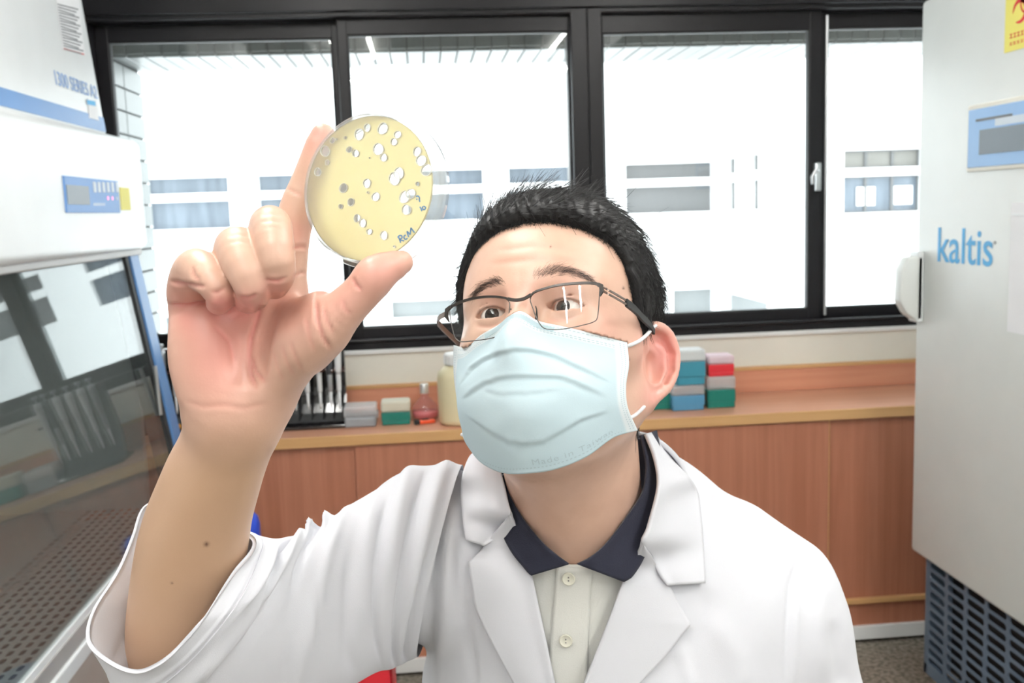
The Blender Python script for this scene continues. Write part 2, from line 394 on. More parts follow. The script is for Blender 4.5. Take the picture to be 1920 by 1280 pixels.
MB().box((-1.40, YA, 1.408), (-.815, YB+.03, 1.426), .004).build('light_hood', M_gsteel, bsc)
# control panel on the housing
def bp(u, v, x=-.7995): return hit(u, v, 0, x)
a = bp(117, 329); c = bp(224, 399)
pan = MB().box((-.802, a.y, c.z), (-.7965, c.y, a.z), .0015).build('control_panel', M_bluep, bsc)
a1 = bp(121, 346); c1 = bp(166, 384)
MB().box((-.799, a1.y, c1.z), (-.7955, c1.y, a1.z)).build('display', M_lcd, pan)
for i in range(6):
    q = bp(175+i*8.4, 351); MB().box((-.799, q.y-.011, q.z-.013), (-.795, q.y+.011, q.z+.013), .002).build('button', M_btn, pan)
for i in range(3):
    q = bp(200+i*8.4, 371.5+i*.3); MB().lathe([(.005, -.7985), (.005, -.7955)], (0, q.y, q.z), 10, 'X').build('indicator_lamp', M_led if i < 2 else M_btn, pan)
for i in range(7):
    q = bp(174+i*3.2, 383); MB().box((-.798, q.y-.004, q.z-.003), (-.7962, q.y+.004, q.z+.003)).build('printed_mark', M_btn, pan)
a = bp(224, 351); c = bp(245, 394)
MB().box((-.801, a.y, c.z), (-.7985, c.y, a.z)).build('yellow_sticker', M_yel, bsc)
def up(u, v):
    q = ray(u, v); # intersect with the sloped upper panel
    x0 = upx(1.742); t = (x0-(-.0946)*0-CP[0]-0)/1
    nn = np.array([1, 0, .0946]); p0 = np.array([-.868, 0, 1.742]); t = nn@(p0-CP)/(nn@q); return Vector(CP+q*t)
p0 = up(111, 160); p1 = up(176, 184); dirv = (p1-p0); L = dirv.length
upv = Vector((-.0946, 0, 1)).normalized()
text_on('series_lettering', '1300 SERIES A2', (p0+p1)/2+sn*.0015, (0, 1, 0), upv, .050, M_inkb, bsc, extrude=.0004)
def quad_on(name, pts, mat, lift=.001, th=.001):
    return MB().prism([p+sn*lift for p in pts], sn*th).build(name, mat, bsc)
lab = quad_on('document_label', [up(101, -20), up(146, -10), up(158, 104), up(117, 93)], M_paper)
for i in range(17):
    f0 = i/17; ya = 8+f0*88
    x0 = 106+f0*13; x1 = 145+f0*11-(i % 3)*4
    MB().prism([q+sn*.0021 for q in (up(x0, ya-1.2), up(x1, ya+10-1.2), up(x1, ya+10+1.2), up(x0, ya+1.2))], sn*.0004).build('printed_line', M_ink, lab)
for i in (0,):
    MB().prism([q+sn*.0021 for q in (up(118, 90), up(156, 101), up(156, 103), up(118, 92))], sn*.0004).build('red_line', M_red, lab)
lb2 = quad_on('small_label', [up(163, 184), up(180, 190), up(184, 226), up(166, 221)], M_paper)
MB().prism([q+sn*.0021 for q in (up(161, 187), up(177, 190), up(178, 199), up(163, 196))], sn*.0004).build('cyan_print', M_cyan, lb2)
# sash, post, gasket
zb, zt = .712, 1.425
def sash_prism(x_in, x_out, y0, y1, z0=zb, z1=zt): return MB().prism([(slope_x(z0)+x_out, y0, z0), (slope_x(z1)+x_out, y0, z1), (slope_x(z1)+x_in, y0, z1), (slope_x(z0)+x_in, y0, z0)], (0, y1-y0, 0), .002)
M_sash = glassy('sash_glass', (.82, .86, .86), 0.06, 0.0, 0.03, (.75, .85, .85), 1.5)
sg = MB().prism([(slope_x(zb), YA, zb), (slope_x(zt), YA, zt), (slope_x(zt)-.006, YA, zt), (slope_x(zb)-.006, YA, zb)], (0, 2.835-YA, 0)).build('glass_sash', M_sash, bsc)
sash_prism(-.05, .012, 2.862, 2.94, .60).build('side_post', M_blue, bsc)
sash_prism(-.05, .006, 2.834, 2.862, .60).build('black_track', M_rubber, bsc)
MB().prism([(slope_x(zb)-.008, YA, zb-.012), (slope_x(zb)+.004, YA, zb-.012), (slope_x(zb+.004)+.004, YA, zb+.004), (slope_x(zb+.004)-.008, YA, zb+.004)], (0, 2.835-YA, 0), .001).build('sash_handle', M_whsteel, bsc)
MB().tube([(slope_x(1.03)+.010, 2.815, 1.10), (slope_x(1.0)+.010, 2.815, .96)], .006).build('hook', M_steel, bsc, ang=40)
# chamber
MB().box((-1.42, YA, .67), (-1.40, YB, 1.41)).build('chamber_back', M_gsteel, bsc)
MB().box((-1.40, 2.90, .67), (slope_x(1.2)-.04, 2.93, 1.41)).build('chamber_end', M_gsteel, bsc)
MB().box((-1.40, YA, .655), (-1.02, YB, .672), .003).build('work_surface', M_gsteel, bsc)
# front air grille: a steel strip pierced by rows of slots
def slot_panel(nu, nv, pu, pv, lu, lv, depth, ns=6, round_=True):
    """flat panel in local (u,v), nu x nv cells of pitch pu,pv, each with a round-ended slot lu x lv; returns verts (u,v,w), faces"""
    V = []; F = []
    hu, hv = (lu-lv)/2 if round_ else lu/2, lv/2
    loop = []
    for k in range(ns+1): t = -math.pi/2+math.pi*k/ns; loop.append((hu+hv*math.cos(t), hv*math.sin(t)))
    for k in range(ns+1): t = math.pi/2+math.pi*k/ns; loop.append((-hu+hv*math.cos(t), hv*math.sin(t)))
    outer = []
    for i, (x, y) in enumerate(loop):
        if i in (0,): q = (pu/2, -pv/2)
        elif i == ns: q = (pu/2, pv/2)
        elif i == ns+1: q = (-pu/2, pv/2)
        elif i == 2*ns+1: q = (-pu/2, -pv/2)
        else: q = (math.copysign(pu/2, x), pv/2*(y/hv))
        outer.append(q)
    n = len(loop)
    for a in range(nu):
        for b_ in range(nv):
            cu, cv = (a+.5)*pu, (b_+.5)*pv; base = len(V)
            V += [(cu+x, cv+y, 0) for x, y in outer]; V += [(cu+x, cv+y, 0) for x, y in loop]; V += [(cu+x, cv+y, -depth) for x, y in loop]
            for i in range(n):
                j = (i+1) % n
                F.append((base+i, base+j, base+n+j, base+n+i)); F.append((base+n+i, base+n+j, base+2*n+j, base+2*n+i))
    return V, F
V, F = slot_panel(46, 12, .0355, .0235, .029, .0125, .002, 3)
mesh_obj('air_grille', [(-1.02+v, YA+u, .672+w_) for u, v, w_ in V], F, M_gsteel, bsc)
MB().box((-1.02, YA, .62), (-.74, YB, .635)).build('grille_trough', M_rubber, bsc)
MB().box((-.738, YA, .664), (-.722, YB, .702), .003).build('front_lip', M_gsteel, bsc)
MB().box((-.742, YA, .630), (-.715, YB, .6645), .004).build('front_strip', M_whsteel, bsc)
MB().box((-1.5, YA, .10), (-.735, YB, .631), .006).build('base_unit', flat('beige_enamel', srgb(186, 178, 172), .45), bsc)
MB().box((-1.45, YA+.05, 0), (-.80, YB-.05, .10)).build('plinth', M_rubber, bsc)

# ---- freezer on the right
M_frz = flat('freezer_enamel', srgb(222, 225, 222), 0.38)
M_frzg = flat('grille_blue_grey', srgb(92, 108, 126), 0.5)
fz = empty('freezer', (1.8, 2.3, 0), 'tall white upright freezer with kaltis lettering and slotted grille', 'freezer')
FX = 1.40
MB().box((1.47, 1.72, .46), (2.28, 2.69, 2.06), .006).build('body', M_frz, fz)
dr = MB().box((FX, 1.70, .459), (1.465, 2.713, 2.032), .012, 3).build('door', M_frz, fz, ang=40)
def fp(u, v, x=FX): return hit(u, v, 0, x)
text_on('kaltis_lettering', 'kaltis', (FX-.0008, (fp(1755, 490).y+fp(1864, 495).y)/2, fp(1755, 489).z), (0, -1, 0), (0, 0, 1), .133, M_logo, dr, extrude=.0005, offset=.0008, spacing=1.0)
text_on('registered_mark', '°', (FX-.0008, fp(1866, 460).y, fp(1866, 468).z), (0, -1, 0), (0, 0, 1), .03, M_ink, dr, extrude=.0004)
# display
z0, z1 = fp(1818, 315).z, fp(1822, 207).z; ya = fp(1820, 260).y
MB().box((FX-.006, ya-.47, z0-.010), (FX+.002, ya+.006, z1+.012), .003).build('display_frame', M_cream, dr)
ds = MB().box((FX-.008, ya-.46, z0), (FX-.004, ya, z1), .002).build('display_panel', M_lcdb, dr)
MB().box((FX-.0095, ya-.40, fp(1842, 290).z), (FX-.006, fp(1842, 290).y, fp(1842, 244).z)).build('lcd_screen', M_lcd, ds)
MB().box((FX-.0092, ya-.40, fp(1872, 236).z), (FX-.006, fp(1872, 236).y, fp(1872, 222).z)).build('status_window', M_btn, ds)
MB().box((FX-.0092, fp(1905, 215).y, fp(1836, 226).z-.003), (FX-.006, fp(1836, 226).y, fp(1836, 226).z+.003)).build('printed_line', M_ink, ds)
# handle
hp = [(1.3985, 1.335), (1.352, 1.330), (1.334, 1.295), (1.332, 1.205), (1.352, 1.170), (1.380, 1.150), (1.3985, 1.152)]
hh = MB().prism([(x, 2.665, z) for x, z in hp], (0, .045, 0), .006).build('handle', M_frz, dr, ang=50)
MB().box((1.380, 2.665, 1.145), (1.3995, 2.716, 1.345), .004).build('handle_plate', M_whsteel, hh)
# biohazard sticker
z0, z1 = fp(1883, 100).z, fp(1886, -15).z; yl = fp(1885, 60).y; sw = .165
st = MB().box((FX-.0015, yl-sw, z0), (FX+.001, yl, z1+.01)).build('biohazard_sticker', M_yel, dr)
cy, cz = yl-.083, (z0+z1)/2+.030
def ring(r0, r1, a0, a1, c, n=28):
    mb = MB()
    for i in range(n):
        t0 = a0+(a1-a0)*i/n; t1 = a0+(a1-a0)*(i+1)/n
        f = lambda t: r0[0]+(r0[1]-r0[0])*t; g = lambda t: r1[0]+(r1[1]-r1[0])*t
        def P(r, t): return (FX-.0021, c[0]-r*math.cos(t), c[1]+r*math.sin(t))
        wA = math.sin(math.pi*i/n)**.5; wB = math.sin(math.pi*(i+1)/n)**.5
        o0, o1 = r1[0], r1[0]; i0 = o0-(r1[0]-r0[0])*wA; i1 = o0-(r1[0]-r0[0])*wB
        mb.prism([P(i0-.0001, t0), P(o0, t0), P(o0, t1), P(i1-.0001, t1)], (.0008, 0, 0))
    return mb
for k in range(3):
    a = math.pi/2+k*2*math.pi/3; c = (cy-.027*math.cos(a), cz+.027*math.sin(a))
    ring((.017, .017), (.029, .029), a+.45, a+2*math.pi-.45, c).build('biohazard_arc', M_red, st)
ring((.019, .019), (.0235, .0235), 0, 2*math.pi*.999, (cy, cz)).build('biohazard_ring', M_red, st)
for j, (zz, hh_) in enumerate(((.030, .010), (.014, .006))):
    for i in range(9):
        yy = yl-.022-i*.0145; g = MB()
        g.box((FX-.0022, yy-.010, z0+zz+hh_*.8), (FX-.001, yy, z0+zz+hh_)); g.box((FX-.0022, yy-.010, z0+zz), (FX-.001, yy, z0+zz+hh_*.2)); g.box((FX-.0022, yy-.006, z0+zz), (FX-.001, yy-.004, z0+zz+hh_))
        g.build('printed_mark', M_red, st)
a = fp(1897, 380); c = fp(1893, 622)
ps = MB().box((FX-.0012, a.y-.21, c.z), (FX+.001, a.y, a.z)).build('paper_sheet', M_paper, dr)
MB().box((FX-.0022, a.y-.206, a.z-.030), (FX-.0012, a.y-.004, a.z-.026)).build('sleeve_edge', M_whsteel, ps)
# grille
gz0, gz1, gy0, gy1 = .118, .452, 1.74, 2.655
V, F = slot_panel(9, 11, .0985, .0292, .084, .0190, .003, 6)
mesh_obj('vent_grille', [(1.425-w_, 2.650-u, .130+v) for u, v, w_ in V], F, M_frzg, fz)
g = MB().box((1.424, 2.6505, .10), (2.2, 2.665, .459)).box((1.424, 1.74, .10), (1.445, 2.6635, .1305)).box((1.424, 1.74, .4505), (1.445, 2.6635, .459)).box((1.424, 1.74, .10), (1.445, 1.765, .459))
g.build('grille_surround', M_frzg, fz)
MB().box((1.50, 1.76, .10), (2.2, 2.65, .458)).build('compressor_housing', M_rubber, fz)
for x in (1.50, 2.15):
    for y in (1.82, 2.58): MB().lathe([(.025, 0), (.03, .01), (.03, .03), (.018, .035), (.018, .105)], (x, y, 0), 14).build('foot', M_rubber, fz)

# ================================================================ THINGS ON THE WORKTOP
TZ = .8175
def on_top(u, v, back=0.0):
    p = hit(u, v, 2, TZ); return Vector((p.x, p.y+back, TZ))
M_clear = glassy('clear_plastic', (.90, .93, .95), .07, .15, .36, (.92, .94, .96))
M_frost = glassy('frosted_plastic', (.80, .80, .76), .06, .3, .72, (.86, .84, .70))
M_frostw = glassy('frosted_white_plastic', (.85, .87, .88), .06, .3, .7, (.90, .93, .93))
M_frostp = glassy('frosted_pink_plastic', (.95, .80, .86), .06, .3, .7, (.95, .78, .84))
M_teal = flat('teal_plastic', srgb(58, 138, 160), .4)
M_green = flat('green_plastic', srgb(8, 116, 104), .4)
M_blu2 = flat('sky_blue_plastic', srgb(84, 148, 186), .4)
M_redp = flat('red_plastic', srgb(214, 42, 54), .4)
def tip_box(name, loc, w, d, hb, hl, mb_, ml, label, rot=0.0):
    e = empty(name, loc, label, 'pipette tip box', 'pipette tip boxes on the worktop'); e.rotation_euler.z = rot
    bs_ = MB(); 
    # base: slightly tapered tray with a step
    bs_.prism([(-w*.47, -d*.47, 0), (w*.47, -d*.47, 0), (w*.47, d*.47, 0), (-w*.47, d*.47, 0)], (0, 0, hb*.35), .003)
    bs_.prism([(-w*.49, -d*.49, hb*.33), (w*.49, -d*.49, hb*.33), (w*.49, d*.49, hb*.33), (-w*.49, d*.49, hb*.33)], (0, 0, hb*.67), .003)
    bs_.build('base', mb_, e, world=False)
    l = MB().box((-w/2, -d/2, hb), (w/2, d/2, hb+hl), min(.008, hl*.3), 3).build('lid', ml, e, world=False)
    return e
q1 = on_top(1237, 769, .045)
tip_box('tip_box', q1, .085, .08, .055, .035, M_green, M_frostw, 'green pipette tip box half hidden behind the ear')
q2 = on_top(1292, 770, .045); q2.z = TZ
b2 = tip_box('tip_box', q2, .112, .085, .050, .034, M_blu2, M_clear, 'light blue pipette tip box with clear lid under the teal one')
tip_box('tip_box', q2+Vector((.012, .006, .0845)), .100, .082, .078, .040, M_teal, M_frostw, 'teal pipette tip box with frosted lid on top of the light blue box')
q4 = on_top(1354, 765, .045)
tip_box('tip_box', q4, .098, .085, .062, .044, M_green, M_clear, 'dark green pipette tip box with clear lid under the red one')
tip_box('tip_box', q4+Vector((.002, .004, .1065)), .090, .08, .040, .030, M_redp, M_frostp, 'small red pipette tip box on top of the dark green box')
tip_box('tip_box', on_top(743, 797, .040), .096, .075, .042, .036, M_green, M_frost, 'small green pipette tip box with cream lid beside the pink bottle')
gb = empty('plastic_box', on_top(676, 801, .045), 'grey translucent plastic box between pipette rack and cream-lidded tip box', 'box')
MB().box((-.050, -.045, 0), (.050, .045, .034), .005).build('base', flat('grey_plastic', srgb(150, 155, 160), .35), gb, world=False)
MB().box((-.053, -.047, .034), (.053, .047, .068), .006).build('lid', M_clear, gb, world=False)
MB().box((.050, -.015, .022), (.058, .015, .045), .002).build('clasp', M_clear, gb, world=False)
# pink bottle
pk = empty('pink_bottle', on_top(798, 790, .05), 'round glass bottle of pink liquid with a silver cap', 'bottle')
M_pinkg = glassy('pink_glass', (.97, .84, .85), .06, .0, .10, (.90, .60, .62))
M_pinkl = flat('pink_liquid', srgb(222, 128, 130), .15)
MB().lathe([(.030, 0), (.044, .006), (.046, .022), (.040, .045), (.024, .064), (.0135, .074), (.0125, .088), (.0125, .092)], n=36).build('flask', M_pinkg, pk, world=False, smooth=True)
MB().lathe([(.028, .003), (.042, .008), (.0435, .020), (.042, .026)], n=36).build('liquid', M_pinkl, pk, world=False, smooth=True)
MB().lathe([(.0145, .086), (.015, .088), (.015, .116), (.0135, .119)], n=28).build('cap', flat('bright_silver', (.80, .80, .80), .35, metal=.8), pk, world=False, ang=40)
# marker / cutter
mk = empty('orange_knife', on_top(797, 794, .0), 'small orange and black utility knife lying in front of the pink bottle', 'knife')
M_or = flat('orange_plastic', srgb(240, 92, 48), .4)
MB().box((-.022, -.008, .001), (.034, .008, .013), .003).build('handle', M_or, mk, world=False)
MB().box((-.036, -.009, .0), (-.018, .009, .015), .003).build('slider_end', M_rubber, mk, world=False)
MB().box((-.010, -.003, .012), (.012, .003, .017), .001).build('thumb_slider', M_rubber, mk, world=False)
mk.rotation_euler.z = math.radians(16)
# jug
jg = empty('plastic_jug', on_top(866, 800, .07), 'cream translucent plastic jug with a white screw cap partly behind the mask', 'jug')
M_jug = flat('cream_polythene', srgb(233, 222, 184), .4)
MB().lathe([(.062, 0), (.070, .006), (.072, .02), (.072, .150), (.068, .168), (.052, .186), (.040, .192), (.040, .196)], n=40).build('bottle', M_jug, jg, world=False, smooth=True)
c = MB().lathe([(.046, .194), (.047, .196), (.047, .226), (.044, .230)], n=40).build('screw_cap', M_white, jg, world=False, ang=40)
for i in range(20):
    t = 2*math.pi*i/20
    r_ = MB().box((-.0015, -.0025, .198), (.0015, .0025, .224)); r_.xf(Matrix.Rotation(t, 4, 'Z')@Matrix.Translation((.0475, 0, 0))); r_.build('ridge', M_white, c, world=False)

# ---- pipette racks
M_blk = flat('black_acrylic', (.008, .008, .010), .08, spec=.6, coat=.5)
M_brown = glassy('brown_acrylic', (.30, .10, .06), .10, .02, .35, (.10, .03, .02))
M_pgrey = flat('pipette_grey', (.06, .065, .075), .35)
M_pwhite = flat('pipette_white', (.82, .83, .84), .3)
M_psil = flat('pipette_silver', (.5, .52, .54), .3, metal=.7)
def rack(loc, w, h, label):
    e = empty('pipette_rack', loc, label, 'pipette rack', 'pipette racks')
    MB().box((-w/2, -.045, 0), (w/2, .075, .012), .003).build('foot', M_blk, e, world=False)
    bk = MB(); n = 9                             # glossy back sheet, bent forward at the foot
    prof = [(.060-.050*max(0, 1-t*2.2)**2, .012+t*(h-.012)) for t in [i/n for i in range(n+1)]]
    pts = [(-w/2, y, z) for y, z in prof]+[(-w/2, y+.004, z) for y, z in prof[::-1]]
    bk.prism(pts, (w, 0, 0)); bk.build('back_sheet', M_blk, e, world=False)
    r = MB(); nn = max(2, int(w/.034)); 
    r.box((-w/2, .012, h*.70), (w/2, .060, h*.70+.008), .002)
    for i in range(nn+1):
        x = -w/2+w*i/nn; r.box((x-.005, -.018, h*.70), (x+.005, .014, h*.70+.008), .002)
    r.build('rail', M_brown, e, world=False)
    r = MB(); r.box((-w/2, .030, h-.006), (w/2, .062, h), .002)
    for i in range(nn+1):
        x = -w/2+w*i/nn; r.box((x-.005, .0, h-.006), (x+.005, .032, h), .002)
    r.build('top_rail', M_brown, e, world=False)
    return e
def pipette(loc, mat, label, tip=True):
    e = empty('pipette', loc, label, 'pipette', 'pipettes hanging in the racks')
    MB().lathe([(.0075, 0), (.010, .012), (.0115, .05), (.0125, .085), (.011, .095)], n=18).build('handle', mat, e, world=False, smooth=True)
    MB().lathe([(.006, -.055), (.0075, -.05), (.008, -.002), (.0075, .003)], n=16).build('barrel', M_psil if mat is not M_pwhite else M_pwhite, e, world=False, smooth=True)
    MB().lathe([(.0022, -.112), (.0035, -.10), (.0052, -.054)], n=14).build('tip_cone', M_pwhite, e, world=False, smooth=True)
    MB().lathe([(.004, .094), (.004, .108), (.0095, .109), (.0095, .116), (.007, .118)], n=16).build('plunger', M_psil, e, world=False, ang=40)
    MB().box((-.006, -.026, .074), (.006, -.004, .084), .003).build('finger_hook', mat, e, world=False)
    return e
pb = on_top(585, 806, .05); rack(pb, .215, .258, 'glossy black pipette rack right of the wrist')
pl = on_top(318, 815, .05); rack(pl, .20, .268, 'black pipette rack left of the wrist beside the blue post')
for i, (dx, mt_, lb) in enumerate(((-.088, M_psil, 'silver pipette at the left end of the right rack'), (-.052, M_pwhite, 'white pipette body in place of a reflected stripe, second from the left in the right rack'), (-.012, M_pwhite, 'white pipette body in place of a reflected stripe in the middle of the right rack'),
                                  (.028, M_pwhite, 'fat white pipette body in place of a reflected stripe next to the dark one in the right rack'), (.062, M_pgrey, 'dark grey pipette near the right end of the right rack'), (.090, M_pwhite, 'white pipette body in place of a reflected stripe at the right end of the right rack'))):
    pipette(pb+Vector((dx, -.004, .170)), mt_, lb)  # white bodies here are added to imitate white stripes reflected in the rack
for i, (dx, mt_, lb) in enumerate(((-.052, M_pgrey, 'dark pipette nearest the blue post in the left rack'), (-.018, M_psil, 'silver pipette in the middle of the left rack'), (.018, M_pwhite, 'white pipette closest to the wrist in the left rack'), (.055, M_pgrey, 'dark pipette hidden behind the wrist in the left rack'))):
    pipette(pl+Vector((dx, -.004, .172)), mt_, lb)
oc = MB().lathe([(.016, 0), (.019, .003), (.019, .016), (.015, .021), (.004, .022)], n=24).build('orange_tub', flat('orange_yellow_plastic', srgb(240, 160, 40), .4), None, world=False, ang=40)
oc.location = on_top(331, 806, -.01); tag(oc, 'small orange-yellow plastic tub on the worktop beside the wrist', 'tub')

# ---- low things between the man and the cabinet
M_chair = flat('royal_blue_plastic', srgb(48, 84, 214), .35)
M_navy = flat('navy_vinyl', srgb(18, 30, 96), .45)
pc = hit(460, 990, 1, 2.86); zt_ = hit(470, 958, 1, 2.86).z; rb = hit(488, 990, 1, 2.86).x-pc.x
bn = empty('slim_bin', (pc.x, 2.86, 0), 'slim grey bin with a rounded royal blue lid behind the raised forearm', 'bin')
MB().lathe([(rb*.80, 0), (rb*.84, .01), (rb*.95, zt_-.085), (rb*.95, zt_-.08)], n=32).build('body', flat('grey_bin_plastic', srgb(120, 124, 128), .5), bn, world=False, smooth=True)
MB().lathe([(rb*.97, zt_-.084), (rb, zt_-.080), (rb, zt_-.040), (rb*.90, zt_-.018), (rb*.62, zt_-.004), (rb*.05, zt_)], n=32).build('lid', M_chair, bn, world=False, smooth=True)
pr = hit(715, 1238, 1, 2.35)
cr = empty('red_crate', (pr.x, 2.45, 0), 'red plastic crate on the floor below the sleeve', 'crate')
zc = pr.z; g = MB(); g.box((-.15, -.10, .01), (.025, -.09, zc), .004); g.box((-.15, .09, .01), (.025, .10, zc), .004); g.box((-.15, -.10, .01), (-.14, .10, zc), .004); g.box((.015, -.10, .01), (.025, .10, zc), .004); g.box((-.15, -.10, 0), (.025, .10, .012), .003)
g.build('shell', M_redp, cr, world=False)
MB().box((-.155, -.106, zc-.018), (.030, -.098, zc), .003).build('rim', M_redp, cr, world=False)
pn = hit(207, 1268, 2, .62)
st = empty('navy_stool', (pn.x+.135, pn.y+.075, 0), 'navy blue padded stool seat below the white cuff', 'stool')
MB().lathe([(.14, .56), (.152, .57), (.155, .59), (.15, .612), (.14, .619), (.02, .62)], n=36).build('seat', M_navy, st, world=False, smooth=True)
MB().lathe([(.025, .06), (.025, .30), (.018, .30), (.018, .565)], n=16).build('gas_column', M_rubber, st, world=False, ang=40)
for i in range(5):
    t = 2*math.pi*i/5; MB().tube([(0, 0, .09), (.15*math.cos(t), .15*math.sin(t), .055)], [.016, .012]).lathe([(.02, 0), (.024, .01), (.024, .04), (.01, .055)], (.15*math.cos(t), .15*math.sin(t), 0), 12).build('base_arm', M_rubber, st, world=False, ang=40)

# ================================================================ SCULPTING TOOLKIT (signed distance fields, camera-aligned metres)
def smin(a, b, k):
    if k <= 0: return np.minimum(a, b)
    h = np.maximum(k-np.abs(a-b), 0)/k
    return np.minimum(a, b)-h*h*k*0.25
def smax(a, b, k): return -smin(-a, -b, k)
def v3(*p): return np.array(p, np.float32)
def d_cone(p, a, b, ra, rb):
    ba = b-a; t = np.clip(((p-a)@ba)/max(float(ba@ba), 1e-12), 0, 1)
    return np.linalg.norm(p-a-t[:, None]*ba, axis=1)-(ra+(rb-ra)*t)
def d_ell(p, c, r, M=None):
    q = p-c
    if M is not None: q = q@M                      # columns of M are the local axes
    k0 = np.linalg.norm(q/r, axis=1); k1 = np.linalg.norm(q/(r*r), axis=1)
    return k0*(k0-1)/np.maximum(k1, 1e-9)
def d_tube(p, pts, rs, k):
    d = None
    for i in range(len(pts)-1):
        e = d_cone(p, pts[i], pts[i+1], rs[i], rs[i+1]); d = e if d is None else smin(d, e, k)
    return d
def d_curve(p, pts, rs, nf=None, f=1.0):
    """swept tube along a densely sampled curve; flattened by f along direction nf (segments that cannot matter are skipped)"""
    lo_, hi_ = p.min(0), p.max(0); c = (lo_+hi_)/2; R_ = np.linalg.norm(hi_-lo_)/2*(1 if nf is None else 1/f)
    A = pts[:-1]; BA = pts[1:]-A; L2 = np.maximum((BA*BA).sum(1), 1e-12); t = np.clip(((c-A)*BA).sum(1)/L2, 0, 1); w_ = c-A-t[:, None]*BA
    if nf is not None:
        NF = nf-BA*((BA@nf)/L2)[:, None]; NF /= np.linalg.norm(NF, axis=1)[:, None]; w_ = w_+NF*((w_*NF).sum(1)*(1/f-1))[:, None]
    dc = np.linalg.norm(w_, axis=1); up_ = (dc-np.minimum(rs[:-1], rs[1:])).min()+R_; use = np.nonzero(dc-np.maximum(rs[:-1], rs[1:])-R_ <= up_)[0]
    d = None
    for i in use:
        t = np.clip(((p-A[i])@BA[i])/L2[i], 0, 1); w_ = p-A[i]-t[:, None]*BA[i]
        if nf is not None: w_ = w_+NF[i]*((w_@NF[i])*(1/f-1))[:, None]
        e = np.linalg.norm(w_, axis=1)-(rs[i]+(rs[i+1]-rs[i])*t); d = e if d is None else np.minimum(d, e)
    return d if nf is None else d*(f**.5)
